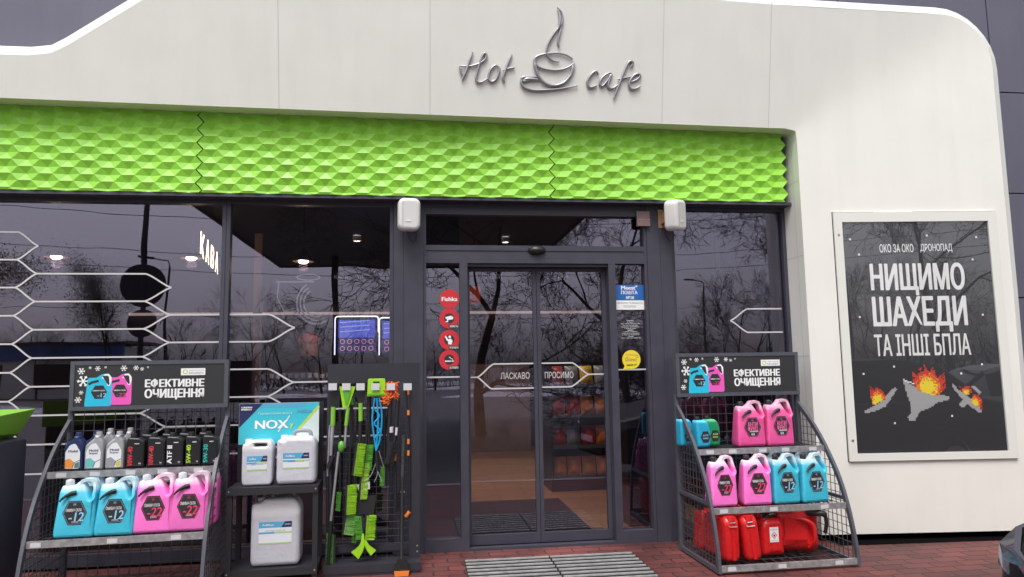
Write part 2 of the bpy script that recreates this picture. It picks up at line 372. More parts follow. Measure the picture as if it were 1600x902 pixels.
for i in range(len(outer)-1):
    q = []
    for k in (i, i+1):
        q.append(((inn[k][0], yany(*inn[k]), inn[k][1]), (outer[k][0], yany(*inn[k])+.05, outer[k][1]), (outer[k][0], .12, outer[k][1])))
    rim.add([q[0][0], q[1][0], q[1][1], q[0][1], q[1][2], q[0][2]], [(0,1,2,3), (3,2,4,5)])
edge = [(-4.9, 3.52), (X0-.10, Z0+.001), (X0-.04, Z0-.012), (X0-.01, Z0-.02), (X0-.004, Z0-.045), (X0, Z0-.10), (X0, .055)]
rv = MB()
for i in range(len(edge)-1):
    (xa, za), (xb, zb) = edge[i], edge[i+1]
    ya, yb = yany(xa, za), yany(xb, zb)

    rv.add([(xa, ya, za), (xb, yb, zb), (xb, -.001, zb), (xa, -.001, za)], [(0,1,2,3)])
rv.add([(X0, -D0, .055), (XR-.02, yw(XR, 0), .055), (XR-.02, .1, .055), (X0, .1, .055)], [(0,1,2,3)])
link('portal_shell', mef, M_white, B, smooth=30); rim.build('portal_rim', M_rim, B, smooth=30); rv.build('portal_reveal', M_white, B, smooth=40)
# joints between composite panels
e = .0015
class JT:
    @staticmethod
    def add(v, f): q = MB(); q.add(v, f); q.build('panel_joint', M_seam, B, fix=False)
jt = JT
for (pa, pb) in (((435,1),(435,164)), ((672,1),(672,174)), ((1042,1),(1036,191)), ((1213,14),(1203,196))):
    a = P(*pa, -.4); b = P(*pb, -.33); xm = b.x
    for x, z0_, z1_ in ((xm, Z0+.008*(X0-xm)+.002, min(4.53, a.z+.1)),):
        jt.add([(x-.0025, yf(x, z0_)-e, z0_), (x+.0025, yf(x, z0_)-e, z0_), (x+.0025, yf(x, z1_)-e, z1_), (x-.0025, yf(x, z1_)-e, z1_)], [(0,1,2,3)])
for z in (2.985,):
    jt.add([(X0+.01, yw(X0, 0)-e, z), (XR-.09, yw(XR-.09, 0)-e, z), (XR-.09, yw(XR-.09, 0)-e, z+.004), (X0+.01, yw(X0, 0)-e, z+.004)], [(0,1,2,3)])
for z in (3.0, 2.35, 1.5):
    jt.add([(X0-e, -D0+.01, z), (X0-e, -.02, z+.0), (X0-e, -.02, z+.005), (X0-e, -D0+.01, z+.005)], [(0,1,2,3)])
jt.add([(X0-e, -.2, .06), (X0-e, -.205, .06), (X0-e, -.205, 3.3), (X0-e, -.2, 3.3)], [(0,1,2,3)])
pl = MB(); pl.box(X0+.08, XR-.1, -.12, .10, .001, .055); pl.box(-4.9, X0, .02, .1, .001, .02)
pl.build('plinth', M_gap, B)
# dark cladding behind and round the portal
cl = MB(); pw, ph = 1.575, 1.005
for ix in range(-6, 6):
    for iz in range(0, 7):
        xa, za = .83+ix*pw, .02+iz*ph; xb, zb = xa+pw-.012, za+ph-.012
        if xb < -4.95 or xa > 8.2: continue
        if zb < 3.7 and xa < 5.1 and xb < 5.75:
            continue
        cl.box(xa, xb, .10, .13, za, zb)
cl.build('cladding_wall', M_clad, B)
bk = MB(); bk.box(-8, 9, .135, .16, 3.66, 7.2); bk.box(5.05, 9, .135, .16, .0, 3.66); bk.box(-8, 9, .16, 8, 3.66, 3.8); bk.build('backing_wall', M_gap, B)
c5 = MB(); c5.box(4.99, 5.5, .101, .131, .02, 3.7); c5.build('cladding_edge', M_clad, B)

# green honeycomb band: recessed six-sided pyramids on three panels
CX, RZ = .1475, .1095
def honey(c0, c1):
    b = bmesh.new(); VD = {}
    def V(x, y, z):
        k = (round(x, 4), round(z, 4), round(y, 3))
        if k not in VD: VD[k] = b.verts.new((x, y, z))
        return VD[k]
    for c in range(c0, c1):
        for r in range(-1, 8):
            x = -4.724+c*CX; z = 2.86+r*RZ+(RZ/2 if c % 2 else 0)
            hw = CX*2/3; pts = [(x-hw, z), (x-hw/2, z-RZ/2), (x+hw/2, z-RZ/2), (x+hw, z), (x+hw/2, z+RZ/2), (x-hw/2, z+RZ/2)]
            cen = V(x, -.1465, z); ring = [V(px, -.170, pz) for px, pz in pts]
            for i in range(6): b.faces.new((cen, ring[i], ring[(i+1) % 6]))
    bmesh.ops.bisect_plane(b, geom=b.verts[:]+b.edges[:]+b.faces[:], plane_co=(0,0,2.842), plane_no=(0,0,-1), clear_outer=True)
    bmesh.ops.bisect_plane(b, geom=b.verts[:]+b.edges[:]+b.faces[:], plane_co=(0,0,3.60), plane_no=(0,0,1), clear_outer=True)
    ed = [x for x in b.edges if x.is_boundary]
    r = bmesh.ops.extrude_edge_only(b, edges=ed)
    for v in [q for q in r['geom'] if isinstance(q, bmesh.types.BMVert)]: v.co.y = -.09
    bmesh.ops.recalc_face_normals(b, faces=b.faces)
    me = bpy.data.meshes.new('honeycomb_panel'); b.to_mesh(me); b.free(); return me
for (a, b_), dx in zip(((0, 21), (21, 40), (40, 54)), (-.011, 0, .011)):
    link('honeycomb_panel', honey(a, b_), M_green, B, (dx, 0, 0))
bx = MB(); bx.box(-4.9, 3.2, -.132, .06, 2.85, 3.62); bx.box(-4.9, 3.234, -.155, -.02, 2.815, 2.84); bx.build('band_carrier', M_dark, B)

# window frames, panes, decals
def frame(mb, x0, x1, z0, z1, t, y0, y1, tb=None, tt=None):
    tb = tb or t; tt = tt or t
    mb.box(x0, x0+t, y0, y1, z0, z1); mb.box(x1-t, x1, y0, y1, z0, z1); mb.box(x0+t, x1-t, y0, y1, z0, z0+tb); mb.box(x0+t, x1-t, y0, y1, z1-tt, z1)
def lines(name, paths, wd, y, parent):
    mb = MB()
    for k, p in enumerate(paths): mb.strip(p, wd, y-.0002*(k % 3))
    return mb.build(name, M_decal, parent, fix=False)
def esse(x0, z0, x1, z1, n=10):             # smooth S between two levels
    out = []
    for k in range(n+1):
        t = k/n; s = t*t*(3-2*t)*.45+t*.55; out.append((x0+(x1-x0)*t, z0+(z1-z0)*s))
    return out
LV = lambda j: 2.221-.1083*j
cols_x = [(-3.35, -3.20), (-3.073, -2.925), (-2.13, -1.935), (-1.185, -.985)]
def band_lines():
    """honeycomb line decal of window 1 and 2: strips swap between even and odd levels at each column"""
    P1, P2 = [], []
    def put(path):
        if max(p[0] for p in path) < -1.50: P1.append(path)
        elif min(p[0] for p in path) > -1.545: P2.append(path)
        else:
            P1.append([p for p in path if p[0] <= -1.56]+[(-1.56, path[-1][1])]); P2.append([(-1.488, path[0][1])]+[p for p in path if p[0] > -1.488])
    A, C, E, F = (-3.073, -2.925), (-2.13, -1.935), (-1.185, -.985), None
    odd = [-3, -1, 1, 3, 5, 7, 9, 11, 13, 15]; even = [0, 2, 4, 6, 8, 10, 12, 14]
    for j in odd:
        put([(-4.5, LV(j)), (A[0], LV(j))])
        for e_ in (j-1, j+1):
            if e_ in even or (j in (-3, -1) and e_ == -2): put(esse(A[0], LV(j), A[1], LV(e_)))
    for j in even:
        put([(A[1], LV(j)), (C[0], LV(j))])
        for o_ in (j-1, j+1):
            if o_ >= 1: put(esse(C[0], LV(j), C[1], LV(o_)))
    for j in (3, 5, 7, 9, 11, 13):
        put([(C[1], LV(j)), (E[0], LV(j))])
        for e_ in {3: (4,), 5: (4,), 7: (8,)}.get(j, (j-1, j+1)): put(esse(E[0], LV(j), E[1], LV(e_)))
    for j in (8, 10, 12): put([(E[1], LV(j)), (-.21, LV(j))])
    return P1, P2
def fix1(paths):      # node (C) opens: even strips 0 and 2 meet at level 1
    return paths
P1, P2 = band_lines()
P1 = P1 + [esse(-2.13, LV(0), -1.935, LV(1))]
def window(x0, x1, lx, rx, paths):
    mb = MB(); frame(mb, x0, x1, .02, 2.83, .03, -.03, .05, tb=.09, tt=.045)
    w_ = mb.build('window', M_dark, B)
    q = MB(); q.box(x0+.031, x1-.031, .006, .012, .111, 2.784); q.build('pane', M_glass, w_)
    if paths: lines('window_decal', paths, .0125, .003, w_)
    return w_
window(-4.9, -1.527, 0, 0, P1)
window(-1.524, -.205, 0, 0, P2)
rp = [esse(2.853, 1.922, 2.69, 1.819)[::-1]+[(3.17, 1.922)], esse(2.846, 1.716, 2.69, 1.819)[::-1]+[(3.17, 1.716)]]
w3 = window(2.17, 3.232, 0, 0, rp)
cp = MB(); cp.box(-.202, .035, -.06, .06, .0, 2.83); cp.box(-.14, -.125, -.066, -.0602, .0, 2.8); cp.build('pillar', M_dark, B)
cp = MB(); cp.box(1.945, 2.167, -.055, .06, .0, 2.83); cp.box(2.06, 2.075, -.061, -.0552, .0, 2.8); cp.build('pillar', M_dark, B)
dv = MB(); dv.box(2.6, 2.64, .03, .06, .11, 2.78); dv.build('window_mullion', M_gap, w3)
# entrance
en = MB(); frame(en, .0355, 1.944, .0, 2.83, .025, -.045, .06, tb=.02, tt=.11)
en.box(.061, 1.918, -.045, .06, 2.31, 2.46); en.box(.061, 1.918, -.052, -.0455, 2.415, 2.425)
en.box(.335, .40, -.045, .06, .02, 2.31); en.box(1.60, 1.66, -.045, .06, .02, 2.31)
en.box(.061, .335, -.045, .06, .02, .10); en.box(1.66, 1.918, -.045, .06, .02, .10)
en.box(.401, 1.6, -.02, .14, 2.285, 2.309); en.box(.401, 1.599, .03, .14, .001, .018)
E_ = en.build('entrance_frame', M_dark, B)
q = MB(); q.box(.062, 1.917, .004, .010, 2.462, 2.718); q.build('transom_pane', M_glass, E_)
q = MB(); q.box(.062, .334, .004, .010, .102, 2.308); q.build('sidelight_pane', M_glass, E_)
q = MB(); q.box(1.661, 1.917, .004, .010, .102, 2.308); q.build('sidelight_pane', M_glass, E_)
lines('window_decal', [[(.064, 1.374), (.333, 1.374)]], .012, .001, E_); lines('window_decal', [[(1.662, 1.411), (1.916, 1.411)]], .012, .001, E_)
def leaf(x0, x1, sl, sr, paths, word, wx):
    mb = MB(); y0, y1 = .05, .09
    mb.box(x0, x0+sl, y0, y1, .02, 2.28); mb.box(x1-sr, x1, y0, y1, .02, 2.28)
    mb.box(x0+sl, x1-sr, y0, y1, .02, .098); mb.box(x0+sl, x1-sr, y0, y1, 2.255, 2.28)
    l = mb.build('door_leaf', M_dark, B)
    q = MB(); q.box(x0+sl, x1-sr, .068, .073, .098, 2.255); q.build('pane', M_glass, l)
    lines('window_decal', paths, .012, .064, l)
    text('lettering', word, wx, 1.375, .063, M_decal, l, h=.055, w=.245, bold=.004)
    return l
leaf(.402, .989, .022, .03, [[(.426, 1.367), (.482, 1.367)], esse(.482, 1.367, .62, 1.475)+[(.957, 1.475)], esse(.482, 1.367, .60, 1.27)+[(.957, 1.27)]], 'ЛАСКАВО', .80)
leaf(.993, 1.598, .03, .035, [[(1.56, 1.376), (1.43, 1.376)], esse(1.43, 1.376, 1.29, 1.475)+[(1.025, 1.475)], esse(1.43, 1.376, 1.275, 1.275)+[(1.025, 1.275)]], 'ПРОСИМО', 1.175)
s_ = MB(); s_.lathe([(0, .045), (.035, .04), (.06, .02), (.066, 0)], 24, (.985, -.05, 2.42), axis='y')
o = s_.build('motion_sensor', M_black, B, smooth=60); o.data.transform(Matrix.Translation((.985,-.05,2.42)) @ Matrix.Diagonal((1.15,1,.62,1)) @ Matrix.Translation((-.985,.05,-2.42)))
# inside of the building
M_tile = None
def tiles():
    m = bpy.data.materials.new('wood_look_floor_tiles'); m.use_nodes = True; n = m.node_tree; b = n.nodes['Principled BSDF']
    t = n.nodes.new('ShaderNodeTexCoord'); br = n.nodes.new('ShaderNodeTexBrick'); n.links.new(t.outputs['Object'], br.inputs['Vector'])
    br.inputs['Scale'].default_value = 1; br.inputs['Brick Width'].default_value = .6; br.inputs['Row Height'].default_value = .15; br.inputs['Mortar Size'].default_value = .004
    br.inputs['Color1'].default_value = (.42,.22,.10,1); br.inputs['Color2'].default_value = (.34,.17,.075,1); br.inputs['Mortar'].default_value = (.12,.07,.04,1)
    n.links.new(br.outputs[0], b.inputs['Base Color']); b.inputs['Roughness'].default_value = .4; return m
g = MB(); g.box(-5, 5, .145, 7.9, .001, .018); setp(g.build('floor', tiles()), kind='structure')
M_in = mat('interior_wall', (.075,.062,.068), .7, noise_amt=.12); M_blk = mat('interior_black_panel', (.012,.012,.014), .5)
q = MB(); q.box(-5, 5, 7.0, 7.1, .02, 3.46); q.box(-5.1, -5, .17, 7.1, .0, 3.6); q.box(4.9, 5, .17, 7.1, .0, 3.6); q.build('interior_wall', M_in, B)
q = MB(); q.box(-5, 4.9, .17, 7.0, 3.4, 3.46); q.build('interior_ceiling', M_blk, B)
q = MB(); q.box(-4.9, 4.8, 6.9, 6.99, 2.42, 2.46); q.build('light_ledge', mat('led_ledge', (.8,.7,.65), .5, emit=(1,.75,.62), es=.35), B)
for a_ in ((-2.25, 0.3, 5.6, 5.7, .02, 1.0), (2.75, 2.83, .17, 2.0, .02, 3.3), (3.02, 3.2, .08, .12, .1, 2.78), (1.86, 2.25, .45, .8, .02, 3.39)): q = MB(); q.box(*a_); q.build('partition_or_panel', M_blk, B)  # last black panel is added so the right sidelight stays dark
q = MB(); q.box(-.04, .40, 1.15, 1.3, .02, 3.39); q.build('column_or_panel', M_blk, B)  # black panel widened to keep the view through the left sidelight dark
q = MB(); q.box(-2.20, -2.10, 3.95, 4.05, .02, 3.3); q.build('column_or_panel', mat('tan_column', (.20,.12,.10), .7), B)
q = MB(); q.box(.55, 1.9, 6.3, 6.35, .02, 1.5); q.build('partition_or_panel', mat('pinkish_partition', (.26,.17,.15), .6, noise_amt=.2, nscale=5), B)

# ------------------------------------------------------------------ the cafe sign: bent steel strokes
S = empty('cafe_sign', (0,0,0), 0, 'brushed steel script sign reading Hot cafe with a steaming cup between the words', 'sign')
ZK = 1600/340
def logo(pts, r, n=5, par=S, nm='letter', taper=None):
    q = []
    for (u, v) in pts:
        px, py = 690+u/ZK, v/ZK
        y = -.40
        for _ in range(4): p = P(px, py, y); y = yf(p.x, p.z)-.013
        q.append(P(px, py, y))
    c = catmull(q, n); N = len(c)
    if taper: rr = [r*(taper[0]+(taper[1]-taper[0])*math.sin(PI*min(1, max(0, i/(N-1)))**taper[2])) for i in range(N)]
    else: rr = [r*(.55+.45*min(1, 4*i/N, 4*(N-1-i)/N+.2)) for i in range(N)]
    return c, rr
def strokes(nm, ls, par):
    mb = MB()
    for pts, r, tp in ls:
        c, rr = logo(pts, r, taper=tp); mb.tube(c, rr, 10)
    return mb.build(nm, M_chrome, par, smooth=60)
k = .0115
strokes('letter', [([(228,383),(205,450),(178,530),(150,592)], k, None), ([(130,488),(140,520),(150,560)], k*.8, None), ([(130,487),(200,488),(270,472),(318,440),(330,405),(312,395),(290,440),(265,520),(252,585),(275,608),(305,600),(345,575)], k*.9, None)], S)
strokes('letter', [([(420,490),(395,483),(360,515),(345,570),(360,602),(395,590),(420,540),(424,500),(410,485)], k*.95, None)], S)
strokes('letter', [([(517,400),(495,450),(465,530),(450,580),(465,605)], k, None), ([(450,520),(490,506),(540,498)], k*.75, None)], S)
strokes('letter', [([(1155,550),(1135,525),(1100,550),(1072,600),(1085,642),(1115,640),(1142,628)], k, None)], S)
strokes('letter', [([(1255,545),(1225,540),(1180,575),(1163,615),(1180,635),(1215,600),(1250,550),(1225,620),(1235,650),(1265,648),(1295,625)], k*.95, None)], S)
strokes('letter', [([(1390,495),(1408,465),(1390,452),(1365,475),(1330,560),(1295,650),(1265,728)], k, None), ([(1295,583),(1340,575),(1395,568)], k*.75, None)], S)
strokes('letter', [([(1385,605),(1430,590),(1460,560),(1445,545),(1410,560),(1380,610),(1390,652),(1420,655),(1460,635)], k*.95, None)], S)
cup = strokes('cup', [([(965,436),(915,405),(850,392),(770,397),(705,415),(682,445),(690,500),(720,570),(770,618),(835,632),(900,610),(945,560),(968,510),(975,465)], k*1.05, (.6,1.25,2)),
                ([(690,430),(700,480),(745,505),(830,518),(910,505),(970,470)], k*.8, None), ([(683,445),(688,490),(706,550),(730,590)], k*1.3, None), ([(962,480),(962,520),(940,565)], k*1.1, None)], S)
strokes('saucer', [([(715,592),(650,592),(605,600),(590,590),(600,570),(700,566)], k*.9, None), ([(590,580),(585,610),(610,645),(680,665),(790,662),(900,650),(1000,630)], k*.95, (.5,1.1,.6)), ([(600,590),(640,582),(710,588)], k*1.3, None)], S)
strokes('steam', [([(850,55),(880,90),(890,140),(880,185),(840,230),(800,290),(778,340),(772,390),(795,430),(830,452),(865,455)], k*.95, (.5,1.0,1)), ([(858,70),(872,130),(868,190),(848,225)], k*1.2, (.4,1.1,1)), ([(882,190),(868,250),(855,310),(865,350)], k*.8, None)], S)

# ------------------------------------------------------------------ poster case on the wing
wy = -math.atan(LB)
def WP(px, py):                                      # picture point on the wing plane -> local u, z of the wing
    d = CR @ Vector((px-800, -(py-451), -FP)); t = (-D0+LB*X0-CP.y)/(d.y+LB*d.x); p = CP+d*t
    return ((p.x-X0)*math.sqrt(1+LB*LB), p.z)
T = empty('poster_case', (X0, -D0, 0), wy, 'cream framed glazed case holding a dark poster on the portal wing', 'poster case')
uL, zT = WP(1300, 333); uR, _ = WP(1553.5, 331); _, zB = WP(1322, 721)
gL, gT = WP(1313.5, 348); gR, _ = WP(1541, 346); _, gB = WP(1329, 709)
M_case = mat('cream_frame_paint', (.76,.755,.71), .35)
q = MB()
for (a, b_, c_, d_) in ((uL, gL, zB, zT), (gR, uR, zB, zT), (gL, gR, zB, gB), (gL, gR, gT, zT)): q.box(a, b_, -.022, -.004, c_, d_)
fo = q.build('frame', M_case, T)
q = MB(); q.box(uL-.006, uR+.006, -.0035, -.0005, zB-.006, zT+.006); q.build('frame_joint', M_gap, T)
for (a, z) in ((uL+.035, zT-.19), (uL+.035, zB+.17)):
    q = MB(); q.lathe([(0,.006),(.008,.006),(.011,.002),(.011,0)], 14, (a, -.022, z), axis='y'); q.build('lock', M_bolt, T, smooth=40)
M_post = mat('poster_charcoal', (.038,.038,.042), .5)
pc = [mat('poster_grey', (.42,.42,.43), .5), mat('flame_red', (.65,.06,.04), .5), mat('flame_orange', (.85,.25,.04), .5), mat('flame_yellow', (.9,.72,.05), .5), M_ltr, M_post]
q = MB(); q.box(gL, gR, -.006, -.0036, gB, gT); pr = q.build('poster', M_post, T)
def wl(body, x0, y0, x1, y1, bold=.02):
    a = WP(x0, y0); b_ = WP(x1, y1); return text('lettering', body, (a[0]+b_[0])/2, (a[1]+b_[1])/2, -.0066, M_ltr, pr, w=b_[0]-a[0], h=a[1]-b_[1], bold=bold, al='c')
wl('ОКО ЗА ОКО', 1373, 382, 1427, 394.5, .012); wl('ДРОНОПАД', 1436.5, 381.5, 1487.5, 394.5, .012)
wl('НИЩИМО', 1357.5, 412, 1509, 461, .035); wl('ШАХЕДИ', 1361, 464, 1513, 518, .035); wl('ТА ІНШІ БПЛА', 1364.5, 523, 1517, 554.5, .022)
def inpoly(x, y, pts):
    c = False; j = len(pts)-1
    for i in range(len(pts)):
        if (pts[i][1] > y) != (pts[j][1] > y) and x < (pts[j][0]-pts[i][0])*(y-pts[i][1])/(pts[j][1]-pts[i][1])+pts[i][0]: c = not c
        j = i
    return c
def Z2(u, v): return WP(1310+u/4.51, 540+v/4.51)
art = MB(); CE = .0115
def raster(poly, mi, y, rnd=None):
    W_ = [Z2(*p) for p in poly]; x0 = min(p[0] for p in W_); x1 = max(p[0] for p in W_); z0 = min(p[1] for p in W_); z1 = max(p[1] for p in W_)
    i = math.floor(x0/CE)
    while i*CE < x1:
        j = math.floor(z0/CE)
        while j*CE < z1:
            cx, cz = (i+.5)*CE, (j+.5)*CE
            if inpoly(cx, cz, W_):
                m_ = mi if rnd is None else rnd(cx, cz, W_)
                if m_ is not None: art.add([(i*CE, y, j*CE), ((i+1)*CE, y, j*CE), ((i+1)*CE, y, (j+1)*CE), (i*CE, y, (j+1)*CE)], [(0,1,2,3)], m_)
            j += 1
        i += 1
def flame(cu, cv, R):
    c = Z2(cu, cv); R = R/4.51/190
    def f(x, z, W_):
        d = math.hypot((x-c[0]), (z-c[1])*.9)/R; n_ = random.random()
        if d > .75 and n_ < (d-.6)*1.3: return None
        d += (n_-.5)*.28
        return 3 if d < .38 else (2 if d < .55 else 1)
    return f
raster([(450,240),(490,265),(560,300),(690,350),(780,355),(780,380),(700,400),(640,440),(570,465),(540,525),(500,528),(485,510),(510,470),(500,400),(470,310)], 0, -.0064)
raster([(180,462),(290,400),(350,340),(400,285),(408,310),(370,370),(330,430),(250,465),(185,478)], 0, -.0064)
raster([(800,265),(840,310),(900,350),(980,420),(1010,468),(980,470),(930,430),(900,410),(880,440),(840,415),(875,385),(830,330),(798,290)], 0, -.0064)
raster([(930,280),(960,285),(1005,335),(990,340),(950,310)], 0, -.0064)
raster([(560,320),(520,250),(520,170),(555,215),(570,150),(600,190),(600,130),(640,190),(665,145),(690,230),(740,195),(755,260),(750,300),(700,355),(640,345)], 1, -.0068, flame(630,300,150))
raster([(240,415),(222,350),(220,285),(255,320),(265,285),(300,310),(330,355),(325,380),(270,410)], 1, -.0068, flame(275,390,95))
raster([(870,330),(850,290),(880,300),(895,275),(925,285),(935,330),(905,350)], 1, -.0068, flame(895,335,55))
raster([(930,400),(945,345),(975,335),(1000,370),(1015,400),(1010,450),(985,435)], 1, -.0068, flame(955,410,70))
raster([(452,238),(535,265),(532,275),(470,256)], 4, -.0068)
for (u, v) in ((108,174),(163,267),(577,150),(880,160),(858,297),(168,649),(920,635)):
    a = WP(1300+u/3.92, 330+v/3.92); art.box(a[0]-.008, a[0]+.008, -.0066, -.0061, a[1]-.008, a[1]+.008, 4)
for (u, v) in ((389,149),(175,200),(862,197),(1008,132),(798,496),(395,547)):
    a = Z2(u, v); art.box(a[0]-.008, a[0]+.008, -.0066, -.0061, a[1]-.008, a[1]+.008, 4)
art.build('artwork', pc, pr, fix=False)
M_pglass = glass_mat('poster_glass', (.985,.985,.985), .125, (.9,.88,.95))
q = MB(); q.add([(gL,-.012,gB),(gR,-.012,gB),(gR,-.012,gT),(gL,-.012,gT)], [(0,1,2,3)]); q.build('glass', M_pglass, T)

# ------------------------------------------------------------------ stickers on the entrance glass
ST = 'stickers on the entrance side panels'
def disc(mb, x, z, r, y, mi=0, n=36, sx=1): mb.flat([(x+r*sx*math.cos(2*PI*k/n), z+r*math.sin(2*PI*k/n)) for k in range(n)], y, mi)
M_sred = mat('sticker_red', (.62,.03,.045), .4); M_sdk = mat('sticker_dark', (.03,.03,.035), .4)
def sticker(px, py, label): 
    p = P(px, py, 0); return empty('window_sticker', (p.x, -.001, p.z), 0, label, 'sticker', ST)
def red(px, py, label, pic, word=None):
    t = sticker(px, py, label); mb = MB(); disc(mb, 0, 0, .082, 0, 0); disc(mb, 0, 0, .074, -.0003, 0)
    if pic: disc(mb, 0, .002, .042, -.0006, 1)
    if word: mb.flat([(-.005,-.078),(.08,-.078),(.08,-.05),(-.005,-.05)], -.0009, 1)
    mb.build('disc', [M_sred, M_sdk], t, fix=False)
    i = MB()
    if pic == 'cam':
        i.flat([(-.034,.012),(.012,.024),(.034,.012),(.03,-.006),(-.006,-.012),(-.03,.0)], -.0012); i.flat([(-.02,-.005),(-.008,-.01),(-.01,-.03),(-.032,-.028),(-.03,-.02),(-.018,-.022)], -.0012)
    if pic == 'cone':
        disc(i, .004, .026, .011, -.0012); i.flat([(-.036,.03),(-.026,.036),(-.01,.006),(.012,.012),(.024,-.0),(.016,-.036),(-.008,-.036),(-.012,-.008),(-.022,-.004)], -.0012)
        i.flat([(.01,-.012),(.028,-.004),(.02,-.034),(.006,-.034)], -.0014)
    if pic == 'smoke':
        i.flat([(-.036,-.006),(.014,-.006),(.014,-.015),(-.036,-.015)], -.0012); i.flat([(.018,-.006),(.036,-.006),(.036,-.015),(.018,-.015)], -.0012)
        i.strip([(.03,.0),(.024,.01),(.012,.008),(.008,.02),(-.004,.022)], .005, -.0013)
    if i.f: i.build('pictogram', M_ltr, t, fix=False)
    if word: text('lettering', word, .038, -.064, -.0012, M_ltr, t, w=.072, h=.018, bold=.02)
    return t
t = red(702.5, 467.5, 'round red sticker with a word in bold white, topmost on the left side panel', None)
text('lettering', 'Fishka', 0, 0, -.0008, M_ltr, t, w=.132, h=.034, bold=.03)
red(702, 498, 'round red sticker with a white surveillance camera pictogram', 'cam', 'УВАГА!')
red(702, 531.5, 'round red sticker with a white figure pictogram, below the camera one', 'cone', 'НЕ ВХОДИТИ')
red(702, 562.5, 'round red sticker with a cigarette pictogram, lowest on the left side panel', 'smoke', 'НЕ ПАЛИТИ')
t = sticker(983.5, 464.5, 'blue and white parcel post sticker on the right side panel')
mb = MB(); mb.flat([(-.127,-.028),(.127,-.028),(.127,.105),(-.127,.105)], 0, 0); mb.flat([(-.127,-.108),(.127,-.108),(.127,-.028),(-.127,-.028)], 0, 1)
mb.build('sheet', [mat('sticker_blue', (.02,.13,.42), .4), M_ltr], t, fix=False)
text('lettering', 'Meest°', 0, .082, -.0008, M_ltr, t, w=.145, h=.036, bold=.03); text('lettering', 'ПОШТА', 0, .04, -.0008, M_ltr, t, w=.145, h=.03, bold=.025)
text('lettering', '№28', .005, -.004, -.0008, M_ltr, t, w=.07, h=.026, bold=.025)
MT = mat('grey_ink', (.12,.12,.16), .5)
text('lettering', 'ПРИЙОМ ТА ВИДАЧА', 0, -.05, -.0008, MT, t, w=.225, h=.022); text('lettering', 'ПОСИЛОК', 0, -.08, -.0008, MT, t, w=.11, h=.018)
t = sticker(985, 513, 'block of small white lettering stuck on the right side panel')
for i, (s_, w_) in enumerate((('Компанія', .06), ('м. Луцьк', .055), ('вул. Рівненська, 44', .165), ('графік роботи магазину', .13), ('щоденно цілодобово', .16), ('Гаряча лінія', .1), ('0800', .05), ('пункт видачі', .12), ('з 8 до 20 без вихідних', .16), ('м. Рівне, вул. Київська, 92', .15), ('Україна', .05), ('тел. гарячої лінії 12', .17))):
    text('lettering', s_, 0, .065-.0135*i, 0, M_ltr, t, w=w_, h=.0085, bold=.01)
t = sticker(986.5, 562, 'yellow speech bubble sticker on the right side panel')
mb = MB(); disc(mb, 0, 0, .08, 0, 0); mb.flat([(-.06,-.05),(-.078,-.088),(-.02,-.075)], -.0003, 0); mb.build('bubble', mat('sticker_yellow', (.85,.66,.03), .4), t, fix=False)
text('lettering', 'Glovo', -.004, .002, -.0008, MT, t, w=.098, h=.034); text('lettering', 'ми працюємо з', 0, .038, -.0008, MT, t, w=.09, h=.01); text('lettering', 'ЗАМОВ ТУТ', 0, -.046, -.0008, M_black, t, w=.09, h=.014, bold=.03)
mb = MB(); mb.strip([(.05+.011*math.cos(2*PI*k/14), .026+.011*math.sin(2*PI*k/14)) for k in range(15)], .003, -.0008); mb.build('ring', MT, t, fix=False)

# ------------------------------------------------------------------ wall boxes, little plate
def wallbox(x, z, yaw, label, off=0, roll=0):
    t = empty('wall_speaker', (x, -.06, z), 0, label, 'wall speaker', 'wall speakers above the entrance')
    b = plate('housing', [rounded([(-.088,-.10),(-.06,-.13),(.06,-.13),(.088,-.10),(.088,.10),(.06,.13),(-.06,.13),(-.088,.10)], .03)], .13, .028, mat('white_housing', (.74,.72,.72), .35), t, smooth=50)
    b.rotation_euler = (math.radians(4), roll, yaw); b.location = (off, -.145, 0)
    q = MB(); q.box(-.03, .012, -.068, -.0655, -.062, -.048); q.build('badge', mat('badge_grey', (.85,.85,.86), .3), b)
    q = MB(); q.box(-.055, -.05, -.066, -.0652, -.1, .1); q.build('housing_groove', mat('groove_grey', (.45,.45,.46), .5), b)
    q = MB(); q.bar((0,-.004,0), (0,-.09,0), .05, .09); q.box(-.05, .05, -.004, 0, -.08, .08); q.build('bracket', mat('brass_bracket', (.5,.33,.2), .35, metal=.6), t)
    q = MB(); q.tube(catmull([(-.02,-.07,-.11), (.0,-.06,-.17), (.04,-.05,-.20), (.06,-.06,-.16), (.05,-.08,-.11)], 6), .0035, 6); q.build('cable', M_black, t)
    return t
wallbox(-.078, 2.675, math.radians(6), 'white rounded speaker on the pillar left of the entrance')
wallbox(2.10, 2.70, math.radians(40), 'white rounded speaker turned aside on the pillar right of the entrance', .05, math.radians(-7))
t = empty('alarm_box', (1.915, -.05, 2.70), 0, 'small dull pink alarm box at the top right corner of the entrance', 'alarm box')
q = MB(); q.box(-.055, .055, -.03, 0, -.01, .06); q.box(-.055, .055, -.035, 0, -.068, -.014); q.build('casing', mat('dull_pink_plastic', (.22,.13,.13), .4), t)
q = MB(); q.box(-.055, .055, -.037, -.002, -.0138, -.0102); q.box(-.057,-.0552,-.037,-.001,-.068,.06); q.build('trim', M_alu, t)

